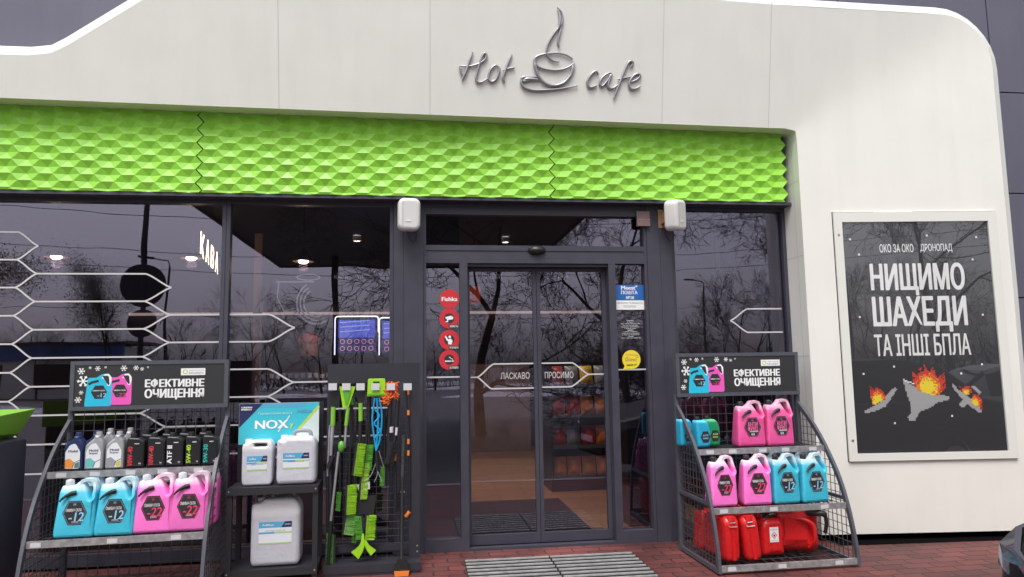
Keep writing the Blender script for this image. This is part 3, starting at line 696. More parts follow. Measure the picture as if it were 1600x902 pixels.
# ------------------------------------------------------------------ canisters and bottles
def liquid(name, liq, shell, lv, h, rough=.28):
    """translucent plastic: coloured liquid up to its level, pale empty plastic above"""
    m = bpy.data.materials.new(name); m.use_nodes = True; n = m.node_tree; b = n.nodes['Principled BSDF']
    t = n.nodes.new('ShaderNodeTexCoord'); s = n.nodes.new('ShaderNodeSeparateXYZ'); n.links.new(t.outputs['Object'], s.inputs[0])
    z = n.nodes.new('ShaderNodeTexNoise'); z.inputs['Scale'].default_value = 9; n.links.new(t.outputs['Object'], z.inputs['Vector'])
    a = n.nodes.new('ShaderNodeMath'); a.operation = 'MULTIPLY_ADD'; a.inputs[1].default_value = .03*h; n.links.new(z.outputs[0], a.inputs[0]); n.links.new(s.outputs['Z'], a.inputs[2])
    r = n.nodes.new('ShaderNodeMapRange'); r.inputs['From Min'].default_value = lv-.035*h; r.inputs['From Max'].default_value = lv+.06*h; n.links.new(a.outputs[0], r.inputs[0])
    x = n.nodes.new('ShaderNodeMix'); x.data_type = 'RGBA'; x.inputs[6].default_value = (*liq, 1); x.inputs[7].default_value = (*shell, 1)
    n.links.new(r.outputs[0], x.inputs[0]); n.links.new(x.outputs[2], b.inputs['Base Color']); b.inputs['Roughness'].default_value = rough
    oi = n.nodes.new('ShaderNodeObjectInfo'); hv = n.nodes.new('ShaderNodeHueSaturation'); rr_ = n.nodes.new('ShaderNodeMapRange'); rr_.inputs['To Min'].default_value = .86; rr_.inputs['To Max'].default_value = 1.08
    n.links.new(oi.outputs['Random'], rr_.inputs[0]); n.links.new(rr_.outputs[0], hv.inputs['Value']); n.links.new(x.outputs[2], hv.inputs['Color']); n.links.new(hv.outputs[0], b.inputs['Base Color'])
    b.inputs['Subsurface Weight'].default_value = .15; b.inputs['Subsurface Radius'].default_value = (.03,.03,.03); b.inputs['Subsurface Scale'].default_value = .5
    zb = n.nodes.new('ShaderNodeTexNoise'); zb.inputs['Scale'].default_value = 22; n.links.new(t.outputs['Object'], zb.inputs['Vector'])
    bp = n.nodes.new('ShaderNodeBump'); bp.inputs['Strength'].default_value = .5; bp.inputs['Distance'].default_value = .008; n.links.new(zb.outputs[0], bp.inputs['Height']); n.links.new(bp.outputs[0], b.inputs['Normal'])
    return m
def can_outline(w, h):
    o = [(.02,0,.06),(.97,0,.07),(1.0,.06,.05),(1.0,.80,.2),(.93,.955,.12),(.80,1.0,.14),(.60,.975,.14),(.46,.90,.08),(.41,.875,.03),(.12,.875,.04),(.085,.80,.08),(.0,.09,.1)]
    hole = [(.62,.93,.05),(.87,.93,.06),(.915,.68,.02),(.87,.64,.02)]
    f = lambda L_: rounded([((x-.5)*w, z*h, r*w) for x, z, r in L_], 0, 5)
    return f(o), f(hole)
def hexagon(cx, cz, a, b_): return [(cx-a,cz),(cx-a*.52,cz-b_),(cx+a*.52,cz-b_),(cx+a,cz),(cx+a*.52,cz+b_),(cx-a*.52,cz+b_)]
def canister(word, num, liq, shell, capm, ncol, mname, w=.235, h=.358, d=.145, two=False):
    t = empty('washer_canister' if not two else 'antifreeze_canister')
    o, ho = can_outline(w, h)
    M = MATS.get(mname) or liquid(mname, liq, shell, h*.80, h); MATS[mname] = M
    bo = plate('body', [o, ho], d, .02, M, t, smooth=60, loc=(0, 0, 0))
    for v in bo.data.vertices:                       # the grip end of the bottle is thinner than its belly
        u_ = max(0, min(1, (v.co.z/h-.60)/.30)); v.co.y *= 1-.62*u_*u_*(3-2*u_)
    q = MB(); q.lathe([(0,.04),(.021,.034),(.025,.028),(.025,0)], 18, (-.24*w, .0, h*.873)); q.build('cap', capm, t, smooth=40)
    q = MB(); yy = -d/2+.006
    q.tube(catmull([(-.345*w, yy-.012, .63*h), (-.26*w, yy-.006, .69*h), (-.12*w, yy+.004, .745*h), (.02*w, yy+.01, .765*h)], 4), [.006]*3+[.008]*3+[.011]*3+[.014]*3+[.012], 8)
    q.build('spout', M_black, t, smooth=50)
    q = MB(); q.flat(hexagon(.03*w, .425*h, .30*w, .205*h), -d/2-.0012, 0); q.strip([(x_, z_) for x_, z_ in hexagon(.03*w, .425*h, .27*w, .185*h)]+[hexagon(.03*w, .425*h, .27*w, .185*h)[0]], .0015, -d/2-.0018, 1)
    l = q.build('label', [M_sdk, ncol], t, fix=False); yl = -d/2-.0024
    text('lettering', 'GREEN', .03*w, .57*h, yl, ncol, l, w=.07*w, h=.012)
    if two:
        text('lettering', 'АНТИ', .03*w, .485*h, yl, ncol, l, w=.36*w, h=.034, bold=.03); text('lettering', 'ФРИЗ', .03*w, .39*h, yl, ncol, l, w=.36*w, h=.036, bold=.03)
        text('lettering', 'концентрат', .07*w, .325*h, yl, M_ltr, l, w=.3*w, h=.013, bold=.02); text('lettering', 'G12', .03*w, .27*h, yl, M_ltr, l, w=.12*w, h=.016, bold=.03)
    else:
        text('lettering', 'ОМИВАЧ СКЛА', .01*w, .475*h, yl, M_ltr, l, w=.39*w, h=.019, bold=.015)
        text('lettering', num, .075*w, .36*h, yl, ncol, l, w=.37*w, h=.055, bold=.02, shear=.15); text('lettering', 'скло', .05*w, .272*h, yl, M_ltr, l, w=.16*w, h=.009)
    return t
cyan_n = mat('ink_light_blue', (.30,.62,.85), .5); red_n = mat('ink_red_pink', (.75,.05,.16), .5); pink_n = mat('ink_pink', (.9,.16,.38), .5)
M_whitecap = mat('pale_cap', (.6,.66,.72), .4)
SB, SP = (.06,.52,.70), (.93,.19,.60)
def place(root, first, loc, rz, parent=None, label=None, cat=None, group=None):
    o = root if first else copy_tree(root); o.location = loc; o.rotation_euler.z = rz
    return setp(o, label, cat, group)

# display racks
def rack(name, ox, oy, yaw, label, W=1.03, lowbar=False):
    t = empty(name, (ox, oy, 0), yaw, label, 'display rack', 'wire display racks with a header board'); h = W/2
    cur = catmull([(0, -.02, 1.115), (0, -.17, 1.0), (0, -.33, .845), (0, -.50, .62), (0, -.60, .40), (0, -.66, .17), (0, -.68, .012)], 5)
    def yc(z):
        for a, b_ in zip(cur, cur[1:]):
            if b_.z <= z <= a.z: return a.y+(b_.y-a.y)*(a.z-z)/(a.z-b_.z)
        return -.68
    for sx in (-1, 1):
        q = MB(); X = sx*(h-.004)
        for a, b_ in zip(cur, cur[1:]): q.bar((X, a.y, a.z), (X, b_.y, b_.z), .022, .034, (0, 0, 1) if abs((b_-a).normalized().z) < .7 else (0, 1, 0))
        q.build('side_frame', M_rack, t)
        q = MB(); q.box(X-.016, X+.016, -.02, .014, 0, 1.21); q.build('post', M_rack, t)
        q = MB(); q.box(X-.012, X+.012, -.66, -.021, .012, .042)
        q.build('side_rail', M_rack, t)
        if lowbar: q = MB(); q.box(X-.01, X+.01, -.575, -.021, .445, .47); q.build('side_rail', M_rack, t)
        q = MB(); r = .0021
        for i in range(1, 12):
            y = -.02-i*.055; zt = 1.1
            for k in range(110):
                if yc(zt) <= y: break
                zt -= .01
            if zt > .1: q.box(X-r, X+r, y-r, y+r, .03, zt-.01)
        for i in range(1, 19):
            z = .04+i*.056
            if z < 1.09: q.box(X+r, X+3*r, yc(z)+.012, -.02, z-r, z+r)
        q.build('side_mesh', M_wire, t)
    q = MB(); wires(q, -h+.02, h-.02, .05, 1.19, -.002, .066, .07, .0021); q.build('back_mesh', M_wire, t)
    for z in (.815, .432, .062):
        yf_ = yc(z); q = MB()
        q.box(-h+.012, h-.012, yf_-.012, yf_+.006, z-.042, z)
        sh_ = q.build('shelf', M_alu, t)
        q = MB()
        for i in range(15): x = -h+.04+i*(W-.08)/14; q.box(x-.0025, x+.0025, yf_+.0065, -.02, z-.012, z-.007)
        for i in range(6): y = yf_+.03+(abs(yf_)-.05)*i/5; q.box(-h+.02, h-.02, y-.003, y+.003, z-.018, z-.0125)
        q.build('shelf_wires', M_wire, sh_)
        for i, f in enumerate((.09, .28, .5, .69, .88) if z > .5 else (.08, .46, .84)):
            x = -h+W*f+random.uniform(-.02, .02); q = MB(); q.box(x-.03, x+.03, yf_-.0145, -.0125+yf_, z-.036, z-.008); q.build('price_tag', M_tag, sh_)
    q = MB(); y0, y1 = -.045, .012
    frame(q, -h, h, 1.19, 1.535, .028, y0-.004, y1); q.box(-h+.028, h-.028, y0+.002, y1-.004, 1.218, 1.507)
    hb = q.build('header_board', M_rack, t)
    # print: two canisters, snowflakes, the tag
    o, ho = can_outline(1, 1.36); pm = [mat('print_charcoal', (.03,.03,.034), .45), mat('print_cyan', (.02,.52,.75), .45), mat('print_pink', (.85,.11,.52), .45), M_ltr, M_sdk, mat('print_lime', (.55,.62,.1), .5)]
    yp = y0+.0005; q = MB(); q.flat([(-h+.029,1.219),(h-.029,1.219),(h-.029,1.506),(-h+.029,1.506)], yp, 0)
    def pcan(cx, z0, s, mi, dy):
        T_ = lambda L_: [(cx+x*s, z0+z*s) for x, z in L_]
        q.flat(T_(o), yp-dy, mi); q.flat(T_([(.1,1.17),(.27,1.10),(.33,.86),(.42,.84),(.485,1.05),(.48,1.2),(.36,1.35),(.2,1.32)]), yp-dy-.0002, 3); q.flat(T_(ho), yp-dy-.0004, 0)
        q.flat(T_(hexagon(.03,.60,.30,.27)), yp-dy-.0006, 4); q.strip(T_([(-.38,.92),(-.25,1.0),(0,1.06)]), .1*s, yp-dy-.0006, 4)
    pcan(-.205, 1.225, .163, 2, .0006); pcan(-.34, 1.213, .172, 1, .0018)
    def flake(cx, cz, r, n=6):
        for k in range(n):
            a = PI*k/n*2; q.strip([(cx, cz), (cx+r*math.cos(a), cz+r*math.sin(a))], r*.22, yp-.0005-.0001*k, 3)
            m_ = (cx+r*.6*math.cos(a), cz+r*.6*math.sin(a))
            for s_ in (-.7, .7): q.strip([m_, (m_[0]+r*.35*math.cos(a+s_), m_[1]+r*.35*math.sin(a+s_))], r*.16, yp-.0012-.0001*k, 3)
    for a in ((-.456,1.465,.024),(-.44,1.395,.04),(-.45,1.315,.015),(-.468,1.265,.022),(-.35,1.482,.018),(-.40,1.488,.01),(-.30,1.49,.009),(-.18,1.482,.022),(-.10,1.483,.018),(-.06,1.475,.013),(-.022,1.487,.008)): flake(*a)
    q.flat([(.20,1.425),(.365,1.425),(.365,1.475),(.20,1.475)], yp-.0005, 3)
    q.strip([(.23+.014*math.cos(2*PI*k/16), 1.45+.014*math.sin(2*PI*k/16)) for k in range(17)], .006, yp-.001, 5)
    q.build('header_print', pm, hb, fix=False)
    text('lettering', 'ЕФЕКТИВНЕ', .162, 1.372, yp-.001, M_ltr, hb, w=.40, h=.062, bold=.05); text('lettering', 'ОЧИЩЕННЯ', .162, 1.293, yp-.001, M_ltr, hb, w=.40, h=.078, bold=.05)
    text('lettering', 'НАЦІОНАЛЬНИЙ', .305, 1.46, yp-.001, MT, hb, w=.1, h=.008); text('lettering', 'КЕШБЕК', .305, 1.441, yp-.001, MT, hb, w=.1, h=.014)
    text('lettering', '-12', -.315, 1.295, yp-.004, cyan_n, hb, w=.06, h=.028, bold=.02); text('lettering', '-22', -.19, 1.295, yp-.003, red_n, hb, w=.06, h=.026, bold=.02)
    text('lettering', 'ОМИВАЧ СКЛА', -.335, 1.327, yp-.004, M_ltr, hb, w=.08, h=.009, bold=.03); text('lettering', 'ОМИВАЧ СКЛА', -.20, 1.327, yp-.003, M_ltr, hb, w=.08, h=.009, bold=.03)
    return t
LX, LY, LA_ = -1.905, -.40, math.radians(3.5)
RX, RY, RA = 2.56, -.33, math.radians(1.0)
rack('display_rack', LX, LY, LA_, 'grey curved wire rack with oil bottles, left of the entrance', 1.05)
rack('display_rack', RX, RY, RA, 'grey curved wire rack with red fuel cans at its base, by the portal wing', 1.05, True)
def onrack(which, x, y, z):
    ox, oy, a = (LX, LY, LA_) if which == 'L' else (RX, RY, RA)
    return (ox+x*math.cos(a)-y*math.sin(a), oy+x*math.sin(a)+y*math.cos(a), z)
GL = 'washer fluid canisters on the racks'
bw = canister('', '-12', SB, (.60,.80,.90), M_whitecap, cyan_n, 'blue_washer_fluid'); pw_ = canister('', '-22', SP, (.9,.68,.82), M_whitecap, red_n, 'pink_washer_fluid')
S2, S1 = .434, .817
PC_ = canister('', '-12', SB, (.60,.80,.90), M_black, cyan_n, 'blue_washer_fluid'); PD_ = canister('', '-22', SP, (.9,.68,.82), M_black, red_n, 'pink_washer_fluid')
def put_can(proto, fst, which, x, y, z, lb, sx=1, sz=1, jit=.075, group=GL):
    a = LA_ if which == 'L' else RA
    o = place(proto, fst, onrack(which, x, y, z), a+random.uniform(-jit, jit), label=lb, cat='canister', group=group); o.scale = (sx, sx, sz); return o
put_can(bw, True, 'L', -.262, -.50, S2, 'blue minus 12 canister, leftmost on the lower shelf of the left rack')
put_can(bw, False, 'L', -.032, -.50, S2, 'blue minus 12 canister beside the pink ones on the left rack')
put_can(bw, False, 'L', -.225, -.30, S2, 'blue canister behind the leftmost one of the left rack', jit=.05)
put_can(bw, False, 'L', .012, -.30, S2, 'blue canister behind the second blue one of the left rack', jit=.05)
put_can(pw_, True, 'L', .185, -.49, S2, 'pink minus 22 canister beside the blue ones on the left rack', 1, 1.03)
put_can(pw_, False, 'L', .402, -.49, S2, 'pink minus 22 canister, rightmost front one of the left rack', 1.02, 1.04)
put_can(pw_, False, 'L', .225, -.30, S2, 'pink canister half hidden behind the left pink one of the left rack', 1, 1.05)
put_can(pw_, False, 'L', .415, -.29, S2, 'pink canister half hidden behind the rightmost one of the left rack', 1, 1.06)
put_can(PD_, True, 'R', -.405, -.50, S2, 'pink minus 22 canister standing alone, leftmost on the middle shelf of the right rack', .87, .99)
put_can(PD_, False, 'R', -.145, -.50, S2, 'pink minus 22 canister touching the blue ones on the right rack', .9, 1)
put_can(PC_, True, 'R', .078, -.50, S2, 'blue minus 12 canister next to the pink one on the right rack', .89, .99)
put_can(PC_, False, 'R', .30, -.50, S2, 'blue minus 12 canister, rightmost front one of the right rack', .90, .98)
put_can(PC_, False, 'R', .10, -.31, S2, 'blue canister behind the left blue one of the right rack', .90, .99, .08)
put_can(PC_, False, 'R', .33, -.31, S2, 'blue canister behind the rightmost one of the right rack', .90, 1.0, .08)
AF = canister('', '', (.86,.11,.36), (.93,.5,.68), M_black, pink_n, 'pink_antifreeze', two=True)
put_can(AF, True, 'R', -.045, -.25, S1, 'bright pink antifreeze canister, left of the pair on the top shelf of the right rack', .95, .97, group='pink antifreeze canisters')
put_can(AF, False, 'R', .19, -.25, S1, 'bright pink antifreeze canister, right of the pair on the top shelf of the right rack', .95, .99, group='pink antifreeze canisters')
def afbottle(col_, lab, mname, x, y, rz, inkc):
    t = empty('antifreeze_bottle', onrack('R', x, y, S1), RA+rz, lab, 'bottle', 'small antifreeze bottles')
    M = liquid(mname, col_, tuple(min(1, c*1.5+.1) for c in col_), .19, .21) if mname not in MATS else MATS[mname]; MATS[mname] = M
    plate('body', [rounded([(-.055,0,.02),(.055,0,.02),(.066,.05,.03),(.062,.15,.03),(.04,.19,.02),(.02,.205,.01),(-.05,.205,.01),(-.055,.18,.02)], .01)], .09, .022, M, t, smooth=60)
    q = MB(); q.lathe([(0,.028),(.017,.028),(.019,.024),(.019,0)], 16, (-.028, 0, .203)); q.build('cap', M_black, t, smooth=40)
    q = MB(); q.flat(hexagon(.012, .08, .042, .042), -.0462, 0); l = q.build('label', [M_sdk], t, fix=False)
    text('lettering', 'АНТИ', .012, .092, -.047, inkc, l, w=.045, h=.014, bold=.02); text('lettering', 'ФРИЗ', .012, .070, -.047, inkc, l, w=.045, h=.014, bold=.02)
afbottle((.03,.40,.62), 'light blue antifreeze bottle at the left end, half hidden behind another blue one', 'antifreeze_blue', -.50, -.10, .2, cyan_n)
afbottle((.03,.40,.62), 'light blue antifreeze bottle in front, beside the green one on the right rack', 'antifreeze_blue', -.425, -.24, .15, cyan_n)
afbottle((.02,.34,.14), 'green antifreeze bottle beside the light blue ones on the right rack', 'antifreeze_green', -.315, -.17, .15, mat('ink_green', (.5,.8,.2), .5))
# motor oil bottles
OG = 'motor oil bottles on the left rack'
def oil_black(x, y, word, ink, label, rz=0):
    t = empty('oil_bottle', onrack('L', x, y, S1), LA_+rz, label, 'bottle', OG)
    plate('body', [rounded([(-.055,0,.008),(.055,0,.008),(.055,.165,.012),(.02,.185,.01),(-.05,.190,.01),(-.055,.17,.01)], .01)], .075, .012, mat('black_bottle_plastic', (.014,.014,.016), .32), t, smooth=50)
    q = MB(); q.lathe([(0,.024),(.019,.024),(.02,.02),(.02,0)], 16, (-.022, 0, .188)); q.build('cap', M_black, t, smooth=40)
    text('lettering', word, -.030, .075, -.0383, ink, t, w=.115, h=.03, bold=.03, rot=PI/2)
    text('lettering', 'GREEN', .008, .15, -.0383, M_ltr, t, w=.03, h=.006, bold=.05); text('lettering', '1л', .03, .028, -.0383, M_ltr, t, h=.01, bold=.02)
    text('lettering', 'моторна олива', .015, .015, -.0383, MT, t, w=.04, h=.004)
    return t
ink_r = mat('ink_red', (.7,.04,.06), .5); ink_l = mat('ink_lime', (.45,.75,.03), .5); ink_t = mat('ink_teal', (.02,.5,.46), .5)
oil_black(.135, -.30, '10W-40', ink_r, 'black oil bottle with red 10W-40 lettering, next to the grey bottles')
oil_black(.255, -.30, '10W-40', ink_r, 'black oil bottle with red 10W-40 lettering, next to the one marked ATF')
oil_black(.375-.01, -.30, 'ATF II', M_ltr, 'black oil bottle with white ATF II lettering')
oil_black(.475-.01, -.29, '5W-40', ink_l, 'black oil bottle with lime green 5W-40 lettering')
o5 = oil_black(.485, -.24, '5W-30', ink_t, 'black oil bottle with teal 5W-30 lettering at the right end of its shelf')
for o_, x_ in zip([o for o in col.objects if o.name.startswith('oil_bottle')], (.005, .135, .25, .367, .475)):
    p = onrack('L', x_, -.30, S1); o_.location = p; o_.scale = (1.02 if x_ < .3 else .92, .95, 1.06)
for k, (x_, w_) in enumerate(((.12, 'second row, left'), (.20, 'x'), (.31, 'x'), (.40, 'x'))):
    t = oil_black(x_+.0, -.18, '', M_ltr, ('plain black oil bottle in the second row behind the first red lettered one', 'plain black oil bottle in the second row behind the second red lettered one', 'plain black oil bottle in the second row behind the one marked ATF', 'plain black oil bottle in the second row behind the lime lettered one')[k], .05) if False else None
bb = None
for k, (x_, w_) in enumerate(((.07, 'behind the first red lettered bottle'), (.20, 'behind the second red lettered bottle'), (.31, 'behind the bottle marked ATF II'), (.44, 'behind the lime lettered bottle'))):
    if bb is None:
        bb = empty('oil_bottle', onrack('L', x_, -.19, S1), LA_, '', 'bottle', OG)
        plate('body', [rounded([(-.055,0,.008),(.055,0,.008),(.055,.165,.012),(.02,.185,.01),(-.05,.190,.01),(-.055,.17,.01)], .01)], .075, .012, MATS['black_bottle_plastic'], bb, smooth=50)
        q = MB(); q.lathe([(0,.034),(.019,.034),(.02,.03),(.02,0)], 16, (-.022, 0, .188)); q.build('cap', M_black, bb, smooth=40)
        o_ = bb
    else: o_ = copy_tree(bb)
    o_.location = onrack('L', x_-.02, -.19, S1+.004); o_.scale = (.84, .9, 1.1); o_['label'] = 'plain black oil bottle in the second row, '+w_
def oil_slope(x, y, M, labm, word2, label, rz=0, front=True, w=1.0):
    t = empty('oil_bottle', onrack('L', x, y, S1), LA_+rz, label, 'bottle', OG)
    plate('body', [rounded([(-.056,0,.01),(.056,0,.01),(.058,.15,.02),(.05,.19,.02),(.036,.205,.008),(.036,.222,.004),(-.002,.222,.004),(-.004,.205,.008),(-.05,.165,.02),(-.057,.14,.02)], .01)], .075, .014, M, t, smooth=50)
    q = MB(); q.lathe([(0,.024),(.018,.024),(.0195,.02),(.0195,0)], 20, (.017, 0, .220)); q.build('cap', M, t, smooth=40)
    if front:
        q = MB(); o_ = rounded([(-.045,.012),(.042,.012),(.043,.12),(.012,.175),(-.02,.165),(-.046,.12)], .012); q.flat(o_, -.0381, 0)
        q.flat([(-.045,.014),(.0,.014),(.012,.05),(-.02,.078),(-.045,.07)], -.0384, 1); q.strip([(.0,.016),(.012,.05),(.042,.065)], .004, -.0388, 2); q.flat([(.01,.016),(.040,.016),(.040,.055),(.015,.045)], -.0384, 3)
        l = q.build('label', labm, t, fix=False)
        text('lettering', 'Mobil', 0, .125, -.0388, MATS['ink_navy'], l, w=.056, h=.015, bold=.02)
        if word2: text('lettering', word2, 0, .106, -.0388, MATS['ink_navy'], l, w=.056, h=.015, bold=.02)
    return t
mat('ink_navy', (.03,.04,.14), .5); M_silver = mat('silver_bottle', (.40,.40,.42), .35, metal=.25); M_navy = mat('navy_bottle', (.02,.035,.12), .3)
W_ = mat('label_white', (.78,.78,.8), .4); OR = mat('label_orange', (.8,.30,.05), .4); TE = mat('label_teal', (.15,.5,.5), .4); GR_ = mat('label_grey', (.3,.3,.33), .4); YE = mat('label_gold', (.6,.5,.1), .4)
oil_slope(-.375, -.29, M_navy, [W_, OR, MATS['ink_navy'], mat('label_green', (.1,.2,.15), .4)], None, 'navy blue oil bottle with a white and orange label')
oil_slope(-.25, -.30, M_silver, [W_, TE, MATS['ink_navy'], W_], 'Super', 'silver oil bottle with a teal patterned label')
oil_slope(-.13+.005, -.30, M_silver, [W_, GR_, MATS['ink_navy'], YE], 'Super', 'silver oil bottle with a grey and gold label')
for k, o_ in enumerate([o for o in col.objects if o.name.startswith('oil_bottle') and o.get('label', '').startswith(('navy', 'silver'))]):
    o_.location = onrack('L', (-.372, -.248, -.122)[k], -.30, S1)
oil_slope(-.30, -.18, M_navy, None, None, 'navy blue oil bottle standing behind the front navy one', front=False)
oil_slope(-.215, -.19, M_silver, None, None, 'silver oil bottle behind the teal labelled one', front=False).scale = (.9, .9, 1.05)
oil_slope(-.09, -.19, M_silver, None, None, 'silver oil bottle behind the gold labelled one', front=False).scale = (.9, .9, 1.05)

# red fuel cans at the base of the right rack
FG = 'red fuel cans at the base of the right rack'; BZ = .066
def jerry_metal(x, y, rz, tilt, label):
    t = empty('fuel_can', onrack('R', x, y, BZ), RA+rz, label, 'fuel can', FG, ry=tilt)
    t.scale = (1, 1, .93)
    o_ = plate('body', [rounded([(-.17,0,.05),(.17,0,.05),(.17,.27,.05),(.12,.335,.05),(-.12,.345,.05),(-.17,.30,.05)], .05)], .125, .045, M_red, t, smooth=70, bres=5); o_.rotation_euler.z = PI/2
    q = MB(); q.box(-.012, .012, -.178, -.16, .02, .24); q.build('edge_seam', M_red, t)
    q = MB(); q.tube([(-.028,-.145,.285),(-.028,-.178,.262),(.028,-.178,.262),(.028,-.145,.285)], .004, 6); q.tube([(-.018,-.17,.29),(.018,-.17,.29)], .006, 6); q.build('clasp', mat('shiny_clasp', (.75,.72,.7), .15, metal=1), t)
    q = MB(); q.lathe([(.0,.03),(.03,.03),(.034,.0)], 18, (0, -.14, .30)); q.build('cap', M_red, t, smooth=40)
    for s_ in (-.035, 0, .035):
        q = MB(); q.tube(catmull([(s_, -.07, .335), (s_, -.04, .37), (s_, .05, .375), (s_, .09, .335)], 4), .008, 8); q.build('handle', M_red, t, smooth=60)
    return t
jerry_metal(-.40, -.47, .06, .0, 'red metal jerry can seen end on, leftmost front one with a shiny clasp')
jerry_metal(-.215, -.47, -.10, -.10, 'red metal jerry can seen end on, tilted, between two other red cans')
t = empty('fuel_can', onrack('R', -.395, -.20, BZ), RA+.35, 'red plastic fuel can behind the left side mesh of the right rack', 'fuel can', FG)
plate('body', [rounded([(-.10,0,.04),(.10,0,.04),(.10,.24,.05),(.05,.29,.04),(-.08,.29,.04)], .04)], .13, .04, M_red, t, smooth=70); q = MB(); q.lathe([(0,.03),(.022,.03),(.024,0)], 16, (-.05,0,.285)); q.build('cap', M_black, t, smooth=40)
t = empty('fuel_can', onrack('R', -.035, -.46, BZ), RA+.05, 'small upright red fuel can with a white hazard label and black cap', 'fuel can', FG)
plate('body', [rounded([(-.092,0,.03),(.092,0,.03),(.095,.20,.05),(.07,.262,.06),(-.05,.262,.05),(-.092,.22,.05)], .04)], .16, .045, M_red, t, smooth=70, bres=5)
q = MB(); q.tube([(-.02,-.01,.25),(.0,-.02,.275)], .028, 16); q.tube([(.0,-.02,.272),(.045,-.03,.285)], .018, 12); q.build('cap', M_black, t, smooth=50)
q = MB(); q.tube(catmull([(-.06,.03,.25),(-.05,.03,.29),(.03,.03,.30),(.07,.03,.24)], 4), .014, 10); q.build('handle', M_red, t, smooth=60)
q = MB(); q.flat([(-.035,.10),(.035,.10),(.035,.205),(-.035,.205)], -.0815, 0); q.flat([(0,.122),(.024,.147),(0,.172),(-.024,.147)], -.0820, 1); q.flat([(0,.129),(.016,.147),(0,.165),(-.016,.147)], -.0824, 0); q.flat([(0,.136),(.009,.146),(0,.158),(-.009,.146)], -.0828, 2)
l = q.build('label', [W_, ink_r, M_sdk], t, fix=False); text('lettering', 'ПАЛЬНЕ 5л', 0, .187, -.082, MT, l, w=.055, h=.008); text('lettering', 'вогненебезпечно', 0, .112, -.082, MT, l, w=.055, h=.005)
t = empty('fuel_can', onrack('R', .225, -.38, BZ), RA-.25, 'large red plastic fuel can with a side handle and black spout', 'fuel can', FG)
o_ = plate('body', [rounded([(-.21,0.03,.07),(-.17,0,.05),(.12,0,.07),(.155,.06,.04),(.14,.12,.03),(.15,.20,.03),(.155,.29,.04),(.10,.345,.07),(-.16,.352,.08),(-.21,.30,.08)], .05)], .27, .10, M_red, t, smooth=80, bres=6)
q = MB(); q.tube(catmull([(-.05,-.115,.25),(.03,-.16,.245),(.085,-.165,.20),(.09,-.16,.10),(.06,-.12,.045)], 6), [.014]*24+[.016], 12); q.build('handle', M_red, t, smooth=70)
q = MB(); q.tube(catmull([(.06,-.12,.29),(.12,-.165,.295),(.165,-.17,.285),(.178,-.16,.22),(.172,-.14,.15)], 5), [.024]*6+[.022]*5+[.014]*10, 12); q.build('spout', M_black, t, smooth=60)

# ------------------------------------------------------------------ low rack with the fluid cans (between the racks)
def at(px, py, Y): p = P(px, py, Y); return p.x, p.z
t = empty('shelf_rack', (-1.005, -.50, 0), math.radians(2), 'low black angle iron rack carrying white fluid cans under a blue board', 'shelf rack')
q = MB()
for sx in (-1, 1):
    for y in (-.14, .17): q = MB(); q.box(sx*.285-.018, sx*.285+.018, y-.018, y+.018, 0, .648 if y < 0 else 1.21); q.build('leg', mat('black_angle_iron', (.022,.022,.027), .5), t)
for z in (.648, .102):
    q = MB(); q.box(-.303, .303, -.165, .19, z-.035, z-.002); q.box(-.303, .303, -.172, -.1652, z-.045, z+.004); q.build('shelf', MATS['black_angle_iron'], t)
for sx in (-1, 1):
    for z in (.628, .082): q = MB(); q.lathe([(0,.004),(.006,.003),(.007,0)], 8, (sx*.288, -.173, z), axis='y'); q.build('bolt', M_bolt, t)
t = empty('advert_board', (-1.005, -.43, .66), math.radians(2), 'blue and white cardboard board reading NOX behind two white cans', 'advert board')
q = MB(); q.box(-.283, .277, -.004, .004, .262, .553); b_ = q.build('board', W_, t)
mt = [mat('board_turquoise', (.05,.50,.62), .4), mat('board_navy', (.02,.025,.10), .4), mat('board_blue', (.10,.38,.62), .4), mat('board_pale', (.62,.72,.72), .4), mat('board_lime', (.45,.65,.12), .4)]
q = MB(); q.flat([(-.282,.263),(.276,.263),(.276,.552),(-.282,.552)], -.0045, 0); q.flat([(-.282,.552),(-.12,.552),(-.282,.38)], -.0055, 1); q.flat([(.276,.552),(.276,.46),(.10,.263),(.02,.263)], -.0055, 2) if False else None
q.flat([(.276,.51),(.276,.263),(.06,.263)], -.0055, 3); q.strip([(.05,.263),(.276,.525)], .02, -.006, 4); q.flat([(-.12,.552),(.2,.552),(.16,.52),(-.15,.52)], -.0052, 2)
q.strip([(.07,.46),(-.01,.345)], .008, -.0066, 3)
pr = q.build('print', mt, b_, fix=False)
text('lettering', 'NOX', -.055, .40, -.007, M_ltr, pr, w=.235, h=.062, bold=.03); text('lettering', 'y', .085, .385, -.007, mt[4], pr, h=.045, bold=.03)
text('lettering', 'Гарантована якість', -.03, .478, -.007, mat('board_text', (.5,.8,.85), .5), pr, w=.24, h=.022); text('lettering', 'AdBlue', .175, .493, -.007, mt[2], pr, w=.11, h=.026, bold=.02)
text('lettering', 'GREEN', -.232, .525, -.007, M_ltr, pr, w=.075, h=.011, bold=.04); text('lettering', 'ENERGY', -.232, .51, -.007, M_ltr, pr, w=.075, h=.011, bold=.04); text('lettering', 'NOx', .24, .29, -.007, M_sdk, pr, w=.04, h=.012)
